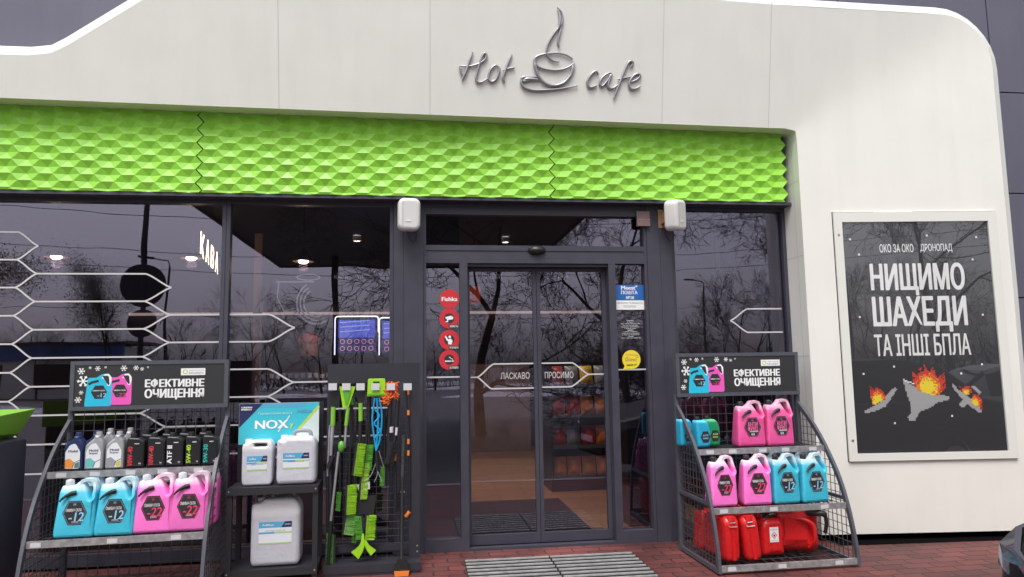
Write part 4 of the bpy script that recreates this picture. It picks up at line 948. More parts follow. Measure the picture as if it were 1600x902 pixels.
def adcan(px0, px1, pyb, pyt, Y, d, label, handle, lvl):
    x0, zb = at(px0, pyb, Y-d/2); x1, _ = at(px1, pyb, Y-d/2); _, zt = at(px0, pyt, Y-d/2); W_2, H = x1-x0, zt-zb
    t = empty('fluid_can', ((x0+x1)/2, Y, BZ2), math.radians(2), label, 'fluid can', 'white fluid cans on the low rack')
    nm = 'milky_plastic_%d' % int(H*100); M = MATS.get(nm) or liquid(nm, (.56,.56,.62), (.77,.77,.80), H*lvl, H, .32); MATS[nm] = M
    hw = W_2/2; o_ = rounded([(-hw,.03,.03),(-hw*.9,0,.03),(hw*.9,0,.03),(hw,.03,.03),(hw,H*.84,.04),(hw*.86,H*.95,.03),(hw*.7,H,.02),(-hw*.5,H,.02),(-hw*.6,H*.95,.02),(-hw*.97,H*.93,.03),(-hw,H*.85,.03)], .02)
    ol = [o_]
    if handle: ol.append(rounded([(-hw*.25,H*.865),(hw*.62,H*.865),(hw*.6,H*.93),(-hw*.2,H*.94)], .012))
    plate('body', ol, d, .014 if handle else .03, M, t, smooth=60)
    q = MB(); q.lathe([(0,.03),(.023,.03),(.026,.024),(.026,0)], 18, (-hw*.68, 0, H*.93)); q.build('cap', mat('white_cap', (.72,.72,.75), .35), t, smooth=40)
    if not handle: q = MB(); q.tube(catmull([(-hw*.2,0,H*.97),(-hw*.1,0,H+.03),(hw*.55,0,H+.03),(hw*.7,0,H*.95)], 5), .014, 10); q.build('handle', mat('grey_handle', (.3,.3,.34), .4), t, smooth=60)
    lw, lz0, lz1 = hw*.66, H*.33, H*.66; y = -d/2-.0012
    q = MB(); q.flat([(-lw,lz0),(lw,lz0),(lw,lz1),(-lw,lz1)], y, 0); q.flat([(-lw,lz1-.04),(lw,lz1-.04),(lw,lz1),(-lw,lz1)], y-.0004, 1); q.flat([(lw*.35,lz1-.04),(lw,lz1-.04),(lw,lz1),(lw*.6,lz1)], y-.0007, 2)
    zm = (lz0+lz1)/2-.005; q.flat([(-lw,zm),(lw,zm+.0),(lw,zm+.012),(-lw,zm+.012)], y-.0004, 3); q.flat([(-lw,zm),(-lw*.1,zm),(-.0,zm+.012),(-lw,zm+.012)], y-.0007, 1); q.flat([(-lw,lz0),(lw,lz0),(lw,lz0+.01),(-lw,lz0+.01)], y-.0004, 3)
    l = q.build('label', [mat('label_pale', (.72,.75,.80), .4), mt[2], mt[1], mat('label_lime', (.4,.6,.25), .4)], t, fix=False)
    text('lettering', 'AdBlue', -lw*.45, lz1-.02, y-.001, M_ltr, l, w=lw*.7, h=.012, bold=.02); text('lettering', 'рідина AUS 32', 0, lz1-.06, y-.001, MT, l, w=lw*1.2, h=.008); text('lettering', 'GREEN', lw*.75, lz1-.02, y-.001, M_ltr, l, w=lw*.35, h=.008)
    return t
BZ2 = .650; adcan(376, 424, 760, 690, -.50, .15, 'small white fluid can with a moulded grip, on the top of the low rack', True, .8); adcan(430, 492, 758, 683, -.50, .18, 'wider white fluid can beside the small one on the low rack', False, .93)
BZ2 = .104; adcan(389, 467, 886, 780, -.50, .20, 'large frosted fluid can standing alone on the lower shelf', False, .76)

# ------------------------------------------------------------------ tool rack with brushes and scrapers
YT = -.47
t = empty('tool_rack', (-.33, -.40, 0), 0, 'tall black wire grid rack hung with snow brushes and scrapers', 'tool rack')
q = MB(); q.box(-.338, -.30, -.05, .05, 0, 1.345); q.box(.258, .338, -.05, .05, 0, 1.345); q.box(-.338, .338, -.052, .05, 1.345, 1.49); q.build('frame', mat('tool_rack_paint', (.028,.028,.038), .45, noise_amt=.1), t)
q = MB(); q.box(-.338, .338, -.17, .08, .02, .075); q.box(-.33, .33, -.165, .075, .0, .0195); q.box(-.30, .258, -.02, .02, .13, .17); q.build('base_tray', MATS['tool_rack_paint'], t)
q = MB(); wires(q, -.30, .258, .075, 1.345, .0, .08, .05, .0016); q.build('grid', M_wire, t)
for sx, z in ((-1,.16),(-1,.12),(1,.16),(1,.12)): q = MB(); q.lathe([(0,.004),(.006,.003),(.007,0)], 8, (sx*.318, -.051, z), axis='y'); q.build('bolt', M_bolt, t)
for px in (521, 542, 564, 587, 611, 637):
    x, z = at(px, 600, YT); q = MB(); q.tube([(x+.33, 0, z-.01), (x+.33, -.11, z-.01)], .003, 6); q.box(x+.33-.03, x+.33+.03, -.113, -.111, z-.045, z+.005); q.build('price_hook', M_tag, t)
TG = 'winter car tools hanging on the black rack'
Glime = mat('lime_plastic', (.33,.66,.02), .35); Ggrn = mat('green_plastic', (.11,.40,.04), .4); M_pole = mat('satin_aluminium_pole', (.55,.55,.58), .3, metal=.7)
M_gripg = mat('green_foam_grip', (.20,.48,.04), .8); M_orng = mat('orange_plastic', (.85,.22,.03), .4); M_bluep = mat('blue_plastic', (.01,.32,.62), .35)
def tool(px, py, name, label, cat, dy=0):
    x, z = at(px, py, YT); return empty(name, (x, YT+dy, z), 0, label, cat, TG)
def rel(t, px, py, dy=0): x, z = at(px, py, YT); return (x-t.location.x, dy, z-t.location.z)
def seg(t, nm, pts, r, m, n=10, dy=0): q = MB(); q.tube([rel(t, a, b_, dy) for a, b_ in pts], r, n); return q.build(nm, m, t, smooth=60)
def quad(t, nm, pts, m, th=.012, dy=0):
    q = MB(); q.prism([(rel(t, a, b_)[0], rel(t, a, b_)[2]) for a, b_ in pts], dy-th/2, dy+th/2); o_ = q.build(nm, m, t); return o_
def bristles(t, a, b_, ln, m, side=-1, rows=26, dy=-.02, slant=0, head=True):
    rows = int(rows*1.5)
    A = Vector(rel(t, *a, dy)); C = Vector(rel(t, *b_, dy)); d = (C-A); n_ = Vector((d.z, 0, -d.x)).normalized()*side
    if head: q = MB(); q.bar(A, C, .022, .03, n_); h_ = q.build('brush_head', M_black, t)
    else: h_ = t
    q = MB()
    for i in range(rows):
        for k in range(3):
            p = A+d*((i+.5)/rows)+Vector((0, (k-1)*.009, 0)); e_ = p+n_*(ln*random.uniform(.92, 1.05))+Vector((random.uniform(-.003,.003), random.uniform(-.006,.006), slant*ln+random.uniform(-.004, .004)))
            q.bar(p, e_, d.length/rows*.48, .006, (0,1,0))
    q.build('bristles', m, h_)
a = tool(523, 612, 'snow_brush', 'long snow brush with green foam grip and twin metal poles, leftmost on the rack', 'snow brush')
quad(a, 'scraper', [(514,612),(531,612),(529,636),(518,636)], M_black); seg(a, 'grip', [(521,636),(520,665)], .017, M_gripg); seg(a, 'pole', [(520,665),(517,712)], .013, M_pole); seg(a, 'pole', [(515,665),(511,745)], .007, M_pole, dy=.02)
seg(a, 'joint', [(521,712),(513,732)], .018, M_black); seg(a, 'handle', [(511,745),(513,880)], .012, M_black, dy=.02)
a = tool(543, 604, 'snow_brush', 'snow brush with a broad lime scraper on top and a slanting metal pole', 'snow brush', -.01)
quad(a, 'scraper', [(531,604),(556,604),(545,636),(541,638),(536,637)], Glime, .01, -.01); quad(a, 'scraper_rib', [(537,612),(549,612),(543,632),(540,632)], Ggrn, .006, -.02)
seg(a, 'grip', [(544,637),(541,665)], .0135, M_gripg); seg(a, 'pole', [(541,665),(539,700)], .009, M_pole); q = MB(); q.lathe([(.0,-.045),(.02,-.03),(.024,0),(.018,.03),(0,.04)], 16, rel(a, 534, 697, -.015)); q.build('pivot', Ggrn, a, smooth=60)
seg(a, 'pole', [(530,705),(518,812)], .0095, M_pole, dy=-.03); seg(a, 'handle', [(518,812),(513,885)], .013, M_black, dy=-.03)
bristles(a, (544,757), (542,803), .066, Glime, -1, 26)
a = tool(541, 745, 'snow_brush', 'snow brush with pale green bristles hanging low on the left', 'snow brush', .02)
seg(a, 'handle', [(549,650),(545,757)], .010, M_black); bristles(a, (542,804), (537,835), .075, mat('pale_green_bristles', (.22,.50,.12), .7), -1, 16)
bristles(a, (522,836), (520,892), .05, Ggrn, 1, 24, slant=.25); seg(a, 'shaft', [(521,830),(519,893)], .009, M_black)
a = tool(564, 612, 'snow_brush', 'snow brush with a green foam grip and bright lime bristles, centre of the rack', 'snow brush')
quad(a, 'scraper', [(555,612),(573,608),(568,630),(560,630)], M_black); seg(a, 'grip', [(563.5,630),(563.5,658)], .016, M_gripg); seg(a, 'pole', [(563.5,658),(562,700)], .014, M_black); seg(a, 'pole', [(562,700),(553,790)], .011, M_black, dy=.01)
bristles(a, (560,692), (553,742), .06, Glime, -1, 28, dy=-.03)
a = tool(566, 722, 'snow_brush', 'snow brush with yellow green bristles behind the centre one', 'snow brush', .015)
bristles(a, (567,724), (563,780), .05, mat('yellow_green_bristles', (.36,.62,.05), .7), -1, 28); bristles(a, (573,695), (570,735), .05, Ggrn, -1, 18); seg(a, 'handle', [(574,660),(566,800)], .010, M_black)
a = tool(588, 592, 'ice_scraper', 'square lime ice scraper in clear wrapping near the top of the rack', 'ice scraper', -.02)
q = MB(); f_ = [rel(a, *p) for p in ((574,592),(603,592),(602,619),(575,620))]; x0_, x1_, z0_, z1_ = f_[0][0], f_[1][0], f_[2][2], f_[0][2]
plate('blade', [rounded([(x0_,z0_),(x1_,z0_),(x1_-.004,z1_),(x0_+.006,z1_)], .012), rounded([(x0_+.045,z1_-.062),(x1_-.045,z1_-.062),(x1_-.045,z1_-.022),(x0_+.045,z1_-.022)], .004)], .012, .003, Glime, a)
q = MB(); q.box(x0_+.01, x1_-.01, -.012, -.0105, z0_+.008, z0_+.02); q.build('edge', Ggrn, a)
a = tool(590, 622, 'snow_brush', 'bright blue openwork snow brush handle hanging below the lime scraper', 'snow brush', -.02)
q = MB()
for pts in ([(586,622),(582,655),(586,690),(588,704)], [(593,622),(597,650),(594,685),(588,704)], [(589,622),(591,660),(588,704)], [(586,640),(593,650),(585,662),(594,672),(586,684)]): q.tube(catmull([rel(a, *p) for p in pts], 5), .0065, 8)
q.build('handle', M_bluep, a, smooth=60); seg(a, 'shaft', [(588,704),(590,735)], .01, M_black)
q = MB()
for pts in ([(588,722),(580,742),(570,752)], [(590,722),(590,740),(585,753)], [(590,735),(597,752)], [(592,704),(600,730)]): q.tube(catmull([rel(a, *p) for p in pts], 4), .0025, 6)
q.build('wire_frame', M_pole, a)
a = tool(575, 755, 'packing_card', 'clear packing card with white lettering hanging low in the middle of the rack', 'packing card', -.01)
quad(a, 'card', [(558,757),(578,752),(578,764),(560,766)], M_tag, .002)
a = tool(612, 612, 'scraper_glove', 'orange fluffy mitt scraper hanging at the upper right', 'mitt')
q = MB()
for i in range(170):
    p = Vector(rel(a, random.uniform(601,621) if i < 120 else random.uniform(597,608), random.uniform(598,622) if i < 120 else random.uniform(618,630), random.uniform(-.03,.01))); v = Vector((random.uniform(-1,1), random.uniform(-1,.3), random.uniform(-1,1))).normalized()*.016
    q.tube([p-v, p, p+v+Vector((0,0,-.006))], [.0045,.006,.003], 5)
q.build('tufts', mat('orange_chenille', (.75,.14,.03), .9), a); seg(a, 'handle', [(610,622),(606,720)], .016, M_black); seg(a, 'ring', [(611,667),(611,676)], .018, M_tag)
a = tool(622, 625, 'snow_brush', 'all black snow brush with a small white ring beside the orange mitt', 'snow brush')
seg(a, 'handle', [(622,622),(619,668)], .016, M_black); seg(a, 'ring', [(620,668),(619,680)], .009, M_tag, dy=-.01); bristles(a, (612,690), (604,724), .05, M_black, -1, 14); seg(a, 'shaft', [(619,680),(606,728)], .012, M_black)
a = tool(587, 790, 'snow_brush', 'folding snow brush with two green bristle blocks and splayed lime scrapers at the bottom', 'snow brush', -.01)
quad(a, 'hub', [(560,775),(588,775),(584,804),(556,804)], M_black, .03, .02)
bristles(a, (565,805), (568,841), .05, Ggrn, 1, 22); bristles(a, (574,804), (571,842), .065, Glime, -1, 22)
q = MB()
for pts in ([(568,832),(567,848),(562,858),(555,866)], [(571,842),(575,852),(584,862)]):
    c = catmull([rel(a, *p, -.03) for p in pts], 5)
    for i, (u_, v_) in enumerate(zip(c, c[1:])): q.bar(u_, v_, .014+.004*i, .006, (0,1,0))
q.build('scraper', Glime, a)
a = tool(629, 680, 'telescopic_brush', 'long black pole standing on an orange tipped scraper head at the right', 'snow brush', -.02)
seg(a, 'pole', [(631,680),(629,745)], .014, mat('speckled_black', (.05,.05,.05), .5, noise_amt=.6, nscale=60)); q = MB(); q.tube([rel(a, 629, 745), rel(a, 628, 820, -.04), rel(a, 628, 868, -.105)], .012, 10); q.build('pole', M_black, a, smooth=60); seg(a, 'ring', [(629,767),(629,769)], .015, M_tag)
quad(a, 'scraper_head', [(622,866),(635,866),(641,884),(616,884)], M_black, .03, -.11); quad(a, 'scraper_edge', [(617,884),(640,883),(638,893),(618,894)], M_orng, .03, -.12)
for (pts, lb, m_) in (([(636,605),(638,700)], 'thin black wiper brush with orange marks along the right post', M_orng), ):
    a = tool(636, 605, 'snow_brush', lb, 'snow brush', .01); seg(a, 'handle', [(634,606),(640,690),(640,800)], .008, M_black)
    for py in (613, 645, 690, 708): q = MB(); c = rel(a, 638, py, -.01); q.box(c[0]-.008, c[0]+.008, -.016, -.004, c[2]-.018, c[2]+.018); q.build('mark', m_, a)
    seg(a, 'tip', [(640,800),(634,808)], .014, m_)
for k, (px, py0, py1, r_, lb, m2) in enumerate(((531, 640, 800, .010, 'plain black brush handle hanging left behind the slanting metal pole', M_black), (549, 612, 700, .012, 'short black handled scraper between the lime scraper and the green grip', Ggrn), (556, 700, 850, .010, 'long black brush handle hanging low behind the lime bristles', M_black),
        (576, 622, 720, .013, 'black handle hanging just left of the blue brush', M_black), (600, 640, 760, .012, 'black handle hanging just right of the blue brush', M_black), (617, 700, 800, .009, 'thin dark rod hanging low beside the long black pole', M_orng))):
    a = tool(px, py0, 'brush_handle', lb, 'brush handle', .025); seg(a, 'shaft', [(px, py0), (px+random.uniform(-4, 4), py1)], r_, M_black); c = rel(a, px, py0+10, -.012); q = MB(); q.tube([(c[0], c[1]+.012, c[2]), (c[0], c[1]+.012, c[2]-.05)], r_*1.35, 10); q.build('grip', m2, a, smooth=60)
    bristles(a, (px+2, py1-30), (px, py1), .032, M_black if k % 2 else Ggrn, -1 if k % 2 else 1, 12, dy=0, head=False)
# ------------------------------------------------------------------ litter bin, entrance grate
t = empty('litter_bin', (-2.86, -.95, 0), 0, 'dark litter bin with a lime green sloping lid at the left edge', 'litter bin')
plate('body', [rounded([(-.3,.0),(.31,.0),(.31,1.04),(-.3,1.04)], .03)], .40, .02, M_dark, t, loc=(0,.02,0))
q = MB(); q.add([(-.31,-.27,1.09),(.30,-.27,1.09),(.365,-.27,1.20),(-.31,-.27,1.20),(-.31,.25,1.06),(.24,.25,1.06),(.33,.25,1.22),(-.31,.25,1.22),(-.31,-.27,1.0),(.16,-.27,1.02),(-.31,.25,1.0),(.16,.25,1.02)],
    [(0,1,2,3),(8,9,1,0),(4,7,6,5),(10,4,5,11),(3,2,6,7),(9,11,5,1),(1,5,6,2),(8,10,11,9),(3,7,4,0),(0,4,10,8)]); q.build('lid', mat('lime_lid', (.25,.60,.04), .4), t)
t = empty('entrance_grate', (1.0, -.72, 0), math.radians(-.4), 'metal slatted foot grate in two halves lying before the door', 'grate')
for sx in (0, 1):
    q = MB(); x0, x1 = (-.66, -.03) if sx == 0 else (-.015, .62)
    for i in range(9): y = .34-i*.086; q.box(x0, x1, y-.012, y+.012, .012, .020)
    q.build('slats', mat('grate_aluminium', (.62,.62,.62), .35, metal=.5, noise_amt=.2, nscale=20), t)
    q = MB(); q.box(x0-.004, x1+.004, -.40, .36, .002, .011); q.build('mat_half', M_gap, t)

# ------------------------------------------------------------------ things inside the shop
def IP(px, py, Y): return P(px, py, Y)
# pendant lamps, lit
def pend(px, py, Y, label, first=None):
    p = IP(px, py, Y)
    if first: t = copy_tree(first); t.location = p; t['label'] = label; return t
    t = empty('pendant_lamp', p, 0, label, 'pendant lamp', 'lit pendant lamps inside the left windows')
    q = MB(); q.lathe([(.015,.16),(.03,.13),(.10,.04),(.115,.0),(.11,.0),(.095,.038),(.028,.12)], 24); q.build('lamp_shade', mat('dark_shade', (.05,.03,.025), .4, metal=.3), t, smooth=50)
    q = MB(); q.tube([(0,0,.15), (0,0,3.38-p.z)], .004, 6); q.build('cord', M_black, t)
    q = MB(); q.lathe([(0,-.022),(.035,-.018),(.055,.0),(.05,.02),(0,.03)], 16); q.build('bulb', mat('warm_bulb', (1,.8,.6), .5, emit=(1,.72,.45), es=14), t, smooth=60)
    ld = bpy.data.lights.new('lamp_light', 'POINT'); ld.energy = 4; ld.color = (1,.72,.48); ld.shadow_soft_size = .05
    lo = bpy.data.objects.new('lamp_light', ld); col.objects.link(lo); lo.parent = t; lo.location = (0,0,-.06); return t
pd = pend(88, 402, 2, 'lit pendant lamp seen through the left window, nearest the picture edge')
pend(299, 404, 2, 'lit pendant lamp seen through the left window, beside the glowing letters', pd); pend(474, 409, 2, 'lit pendant lamp seen through the middle window', pd)
# ceiling spots that light the shop floor
def spot(x, y, label, first=None, e=60):
    t = copy_tree(first) if first else empty('ceiling_spot', (x, y, 3.39), 0, label, 'ceiling spot', 'ceiling spots inside the shop')
    t.location = (x, y, 3.39); t['label'] = label
    if not first:
        q = MB(); q.lathe([(.06,0),(.065,-.06),(.05,-.07),(.05,-.02)], 18); q.build('housing', M_white, t, smooth=40)
        q = MB(); q.lathe([(0,-.03),(.049,-.03)], 18); q.build('lens', mat('spot_lens', (1,1,1), .4, emit=(1,.9,.78), es=9), t)
        ld = bpy.data.lights.new('spot_light', 'SPOT'); ld.energy = e; ld.spot_size = math.radians(120); ld.spot_blend = .6; ld.color = (1,.84,.66); ld.shadow_soft_size = .06
        lo = bpy.data.objects.new('spot_light', ld); col.objects.link(lo); lo.parent = t; lo.location = (0,0,-.08)
    return t
q = MB(); q.box(-4.8, -1.38, .5, .95, .02, .80); q.build('low_window_block', M_blk, B)  # added dark block hiding the lit floor behind the left windows
q = MB(); q.box(-1.37, -.76, .5, .95, .02, .80); q.build('low_window_block', mat('brown_cabinet', (.10,.055,.04), .5, noise_amt=.3, nscale=5), B)
q = MB(); q.box(-.75, -.22, .5, .95, .02, .80); q.build('low_window_block', M_blk, B)  # another added dark block, keeping the lower window dark
s0 = spot(.9, 2.2, 'ceiling spot inside just behind the sliding door', e=72)
for x, y, lb in ((1.3, 4.6, 'ceiling spot inside above the snack gondola'), (-.9, 4.6, 'ceiling spot inside above the bar counter'), (1.55, 1.45, 'added fill spot inside near the right side panel'), (3.1, 4.2, 'ceiling spot inside behind the right window')): spot(x, y, lb, s0)  # spot near the right side panel is added to brighten the gondola goods
# glowing wall letters
a = IP(316, 378, 2.2); b_ = IP(350, 380, 4.2)
t = empty('light_letters', a, math.atan2(b_.y-a.y, b_.x-a.x), 'warm glowing outline letters inside at the left window', 'light sign')
M_neon = mat('warm_neon', (1,.85,.6), .5, emit=(1,.74,.42), es=4.5)
for k, ch in enumerate('КАВА'):
    text('letter', ch, .24+.44*k, 0.0, 0.03, M_neon, t, w=.31, h=.31, bold=.03)
# counter, screens, back bar
t = empty('bar_counter', (-.85, 4.5, .018), 0, 'dark serving counter inside with shelves of bottles', 'counter')
q = MB(); q.box(-1.6, .75, -.3, .3, 0, 1.05); q.build('cabinet', M_blk, t); q = MB(); q.box(-1.63, .78, -.33, .33, 1.051, 1.09); q.build('counter_top', mat('counter_top', (.1,.08,.07), .3), t)
q = MB(); q.box(-1.5, .7, .9, 1.2, 1.25, 1.28); q.box(-1.5, .7, .9, 1.2, 1.62, 1.65); q.build('shelf', M_blk, t)
fb = None
ORD_ = ['first', 'second', 'third', 'fourth', 'fifth', 'sixth', 'seventh', 'eighth', 'ninth', 'tenth', 'eleventh', 'twelfth', 'thirteenth', 'fourteenth', 'fifteenth', 'sixteenth', 'seventeenth', 'eighteenth', 'nineteenth', 'twentieth', 'twenty first', 'twenty second']
for k in range(22):
    x = -2.25+k*.095; z = 1.30 if k % 2 else 1.30
    if fb is None:
        fb = empty('bar_bottle', (x, 5.5, z), 0, 'small bottle in the row on the dark back bar shelf inside', 'bottle', 'bottles on the back bar')
        q = MB(); q.lathe([(0,0),(.032,0),(.034,.01),(.034,.13),(.012,.18),(.011,.24),(0,.24)], 12); q.build('glass_body', mat('brown_glass', (.12,.05,.02), .12), fb, smooth=50)
        q = MB(); q.lathe([(.0345,.03),(.0345,.10)], 12); q.build('label', W_, fb)
    else: o_ = copy_tree(fb); o_.location = (x, 5.5, z); o_.scale = (1, 1, random.uniform(.8, 1.15)); o_['label'] = ORD_[k]+' small bottle from the left on the dark back bar shelf'
    if k == 0: fb['label'] = 'first small bottle from the left on the dark back bar shelf'
def screen(px0, px1, pyt, pyb, label, seed):
    Y = 5.0; a = IP(px0, pyt, Y); b_ = IP(px1, pyb, Y); t = empty('menu_screen', ((a.x+b_.x)/2, Y, a.z), 0, label, 'menu screen', 'blue menu screens inside')
    W_2 = b_.x-a.x; H = a.z-b_.z; q = MB(); q.box(-W_2/2, W_2/2, .0, .04, -H, 0); f = q.build('casing', M_black, t)
    em = lambda n_, c, e: mat(n_, c, .5, emit=c, es=e)
    ms = [em('screen_blue', (.10,.14,.75), .55), em('screen_deep', (.02,.03,.14), .6), em('screen_ring', (.75,.35,.45), .5), em('screen_sky', (.35,.6,.95), .6)]
    q = MB(); q.flat([(-W_2/2+.01,-H+.01),(W_2/2-.01,-H+.01),(W_2/2-.01,-.01),(-W_2/2+.01,-.01)], -.002, 1); q.flat([(-W_2/2+.02,-H*.55),(W_2/2-.02,-H*.55),(W_2/2-.02,-.02),(-W_2/2+.02,-.02)], -.004, 0)
    for i in range(5):
        for j in range(2):
            cx, cz, r = -W_2/2+.08+i*(W_2-.16)/4, -H*(.66+.2*j), .032; q.strip([(cx+r*math.cos(2*PI*k/12), cz+r*math.sin(2*PI*k/12)) for k in range(13)], .012, -.006, 2)
    for i in range(3): q.strip([(-W_2/2+.04, -.06-.07*i), (W_2/2-.1, -.03-.07*i)], .012, -.006, 3)
    q.build('display', ms, t, fix=False)
    q = MB(); r = .05; pts = rounded([(-W_2/2-.03,-H-.02),(-W_2/2-.03,.03),(W_2/2+.03,.03),(W_2/2+.03,-H-.02)], .05); q.tube([(x, -.02, z) for x, z in pts[6:-6]] if False else [(x, -.02, z) for x, z in rounded([(-W_2/2-.03,-H-.02,0),(-W_2/2-.03,.03,.05),(W_2/2+.03,.03,.05),(W_2/2+.03,-H*.4,0)], .05)], .010, 6)
    q.build('light_frame', mat('white_led_line', (1,1,1), .5, emit=(.85,.85,1), es=1.6), t)
screen(527, 588, 498, 552, 'blue menu screen inside with a white light line round it', 1); screen(596, 684, 500, 552, 'pale blue menu screen inside, half hidden by the pillar', 2)
# wall words
WG = 'small lit words on the back wall of the shop'; M_soft = mat('dim_light_letters', (.4,.4,.42), .5, emit=(.8,.8,.9), es=.16)
for wd, px, py, w_ in (('КАВА   ЧАЙ', 545, 432, .5), ('СНЕКИ', 770, 432, .33), ('ЇЖА', 880, 431, .2), ('НАПОЇ', 985, 431, .3)):
    p = IP(px, py, 6.85); t = empty('wall_word', p, 0, {'К': 'small pale lit words on the back wall above the menu screens', 'С': 'small pale lit word on the back wall seen through the left door leaf', 'Ї': 'very short pale lit word seen through the right door leaf', 'Н': 'small pale lit word seen above the blue and white sticker'}[wd[0]], 'wall letters', WG); text('lettering', wd, 0, 0, 0, M_soft, t, w=w_, h=.085)
p = IP(463, 460, 6.85); t = empty('line_drawing', p, 0, 'pale outline drawing of cups on the back wall inside', 'wall drawing')
q = MB()
for r in (.34, .28, .22): q.tube([(.35+r*math.cos(a_*PI/12), 0, -.15+r*1.1*math.sin(a_*PI/12)) for a_ in range(8, 21)], .012, 6)
q.tube([(-.35,0,.22),(.3,0,.22)], .012, 6); q.tube([(-.3,0,.22),(-.32,0,-.05),(-.2,0,-.3),(.0,0,-.32)], .012, 6); q.tube([(.2+.2*math.cos(a_*PI/8),0,.3+.05*math.sin(a_*PI/8)) for a_ in range(17)], .01, 6)
q.build('outline', M_soft, t)
p = IP(482, 520, 5.4); t = empty('round_tin', (p.x, 5.4, 1.66), 0, 'rounded red and tan tin standing on the back shelf inside', 'tin')
q = MB(); q.lathe([(0,.0),(.14,0),(.16,.1),(.15,.22),(0,.23)], 20); q.build('tin_body', mat('tan_tin', (.45,.22,.15), .5), t, smooth=50); q = MB(); q.lathe([(.165,.2),(.16,.27),(.09,.34),(0,.36)], 20); q.build('tin_lid', mat('dull_red_lid', (.35,.05,.04), .5), t, smooth=50)
t = empty('sale_poster', IP(740, 465, 6.8), 0, 'small orange red poster inside seen through the left door leaf', 'poster'); q = MB(); q.box(-.22, .12, -.01, 0, -.12, .2); q.build('sheet', mat('glowing_orange_red_paper', (.7,.1,.04), .6, emit=(.7,.1,.04), es=.15), t)  # the paper sheet is given a faint glow of its own
# snack gondolas
def gondola(x, y, w_, d, h, nsh, label, rz=0):
    t = empty('snack_gondola', (x, y, .018), rz, label, 'shop shelf', 'snack shelves inside the shop')
    q = MB(); q.box(-w_/2, w_/2, -.02, .02, 0, h); q.box(-w_/2, -w_/2+.03, -d/2, d/2, 0, h*.96); q.box(w_/2-.03, w_/2, -d/2, d/2, 0, h*.96); q.build('back_panel', M_blk, t)
    q = MB(); q.box(-w_/2+.031, w_/2-.031, -d/2, -.021, 0, .14); q.build('kick_base', M_blk, t)
    for i in range(nsh):
        z = .16+i*(h-.2)/nsh; q = MB(); q.box(-w_/2+.031, w_/2-.031, -d/2, -.021, z-.015, z); q.box(-w_/2+.031, w_/2-.031, -d/2-.012, -d/2-.001, z-.03, z+.012); q.build('shelf', mat('shelf_grey', (.12,.12,.13), .5), t)
    return t
gondola(2.06, 2.62, 1.1, .6, 1.6, 4, 'dark gondola of snacks right behind the sliding door', math.radians(0))
gondola(3.35, 1.55, .9, .5, 1.55, 3, 'dark gondola of goods behind the right window')
bag0 = None
ORD = ['first', 'second', 'third', 'fourth', 'fifth', 'sixth', 'seventh', 'eighth', 'ninth', 'tenth', 'eleventh', 'twelfth', 'thirteenth', 'fourteenth', 'fifteenth', 'sixteenth', 'seventeenth', 'eighteenth', 'nineteenth', 'twentieth', 'twenty first', 'twenty second']
SHN = ['lowest', 'second lowest', 'second highest', 'highest']
def bag(x, y, z, m, label, cat='snack bag', grp='snack bags on the inside shelves', s=1, rz=0):
    global bag0
    if bag0 is None:
        b = bmesh.new(); bmesh.ops.create_grid(b, x_segments=6, y_segments=8, size=.5); 
        for v in b.verts: v.co = Vector((v.co.x*.16, -.045*(1-(2*v.co.x)**2)*(1-(2*v.co.y)**4), (v.co.y+.5)*.22))
        r = bmesh.ops.duplicate(b, geom=b.faces[:]); 
        for v in [g_ for g_ in r['geom'] if isinstance(g_, bmesh.types.BMVert)]: v.co.y = -v.co.y+.0005
        bag0 = bpy.data.meshes.new('snack_bag'); b.to_mesh(bag0); b.free()
        bag0.polygons.foreach_set('use_smooth', [True]*len(bag0.polygons))
    me = bag0.copy(); me.materials.append(m); o_ = bpy.data.objects.new('snack_bag', me); col.objects.link(o_)
    o_.location = (x, y, z); o_.rotation_euler = (math.radians(-12), 0, rz); o_.scale = (s, s, s); setp(o_, label, cat, grp); return o_
gondola(2.62, 5.2, 1.0, .6, 1.75, 4, 'dark gondola of snacks standing deeper in the shop', .0)
bagc = [mat('bag_orange', (.85,.25,.03), .3), mat('bag_red', (.5,.04,.03), .3), mat('bag_yellow', (.8,.5,.05), .3), mat('bag_grey', (.3,.3,.32), .3), mat('bag_magenta', (.5,.03,.25), .4)]
lbs = ['orange foil snack bag on the inside shelves', 'dark red foil snack bag on the inside shelves', 'yellow foil snack bag on the inside shelves', 'grey foil snack bag on the inside shelves', 'magenta pack on the shelf behind the right window']
for i in range(4):
    for k in range(6):
        c_ = 0 if i == 0 else random.choice([0, 1, 2, 3, 3, 1])
        bag(1.62+k*.175, 2.38, .182+i*.35, bagc[c_], '%s bag from the left on the %s shelf of the snack gondola' % (('orange foil', 'dark red', 'yellow', 'grey', 'magenta')[c_]+' foil'*(c_ > 0)+', '+ORD[k], SHN[i]) if False else '%s snack bag, %s from the left on the %s shelf behind the door' % (('orange', 'dark red', 'yellow', 'grey', 'magenta')[c_], ORD[k], SHN[i]), rz=random.uniform(-.2, .2))
for i in range(4):
    for k in range(5):
        c_ = random.choice([0, 0, 2, 1]); bag(2.27+k*.175, 4.98, .182+i*.385, bagc[c_], '%s snack bag, %s on the %s shelf of the deeper gondola' % (('orange', 'dark red', 'yellow')[c_], ORD[k], SHN[i]), rz=random.uniform(-.2, .2))
for k in range(5):
    for i, (z_, c_, s__) in enumerate(((.185, 2, 1), (.64, 4, 1.2), (1.09, 4, 1.2))):
        bag(3.05+k*.16, 1.36, z_, bagc[c_], '%s pack, %s from the left on the %s shelf behind the right window' % (('yellow' if c_ == 2 else 'magenta'), ORD[k], ('bottom', 'middle', 'top')[i]), s=s__)
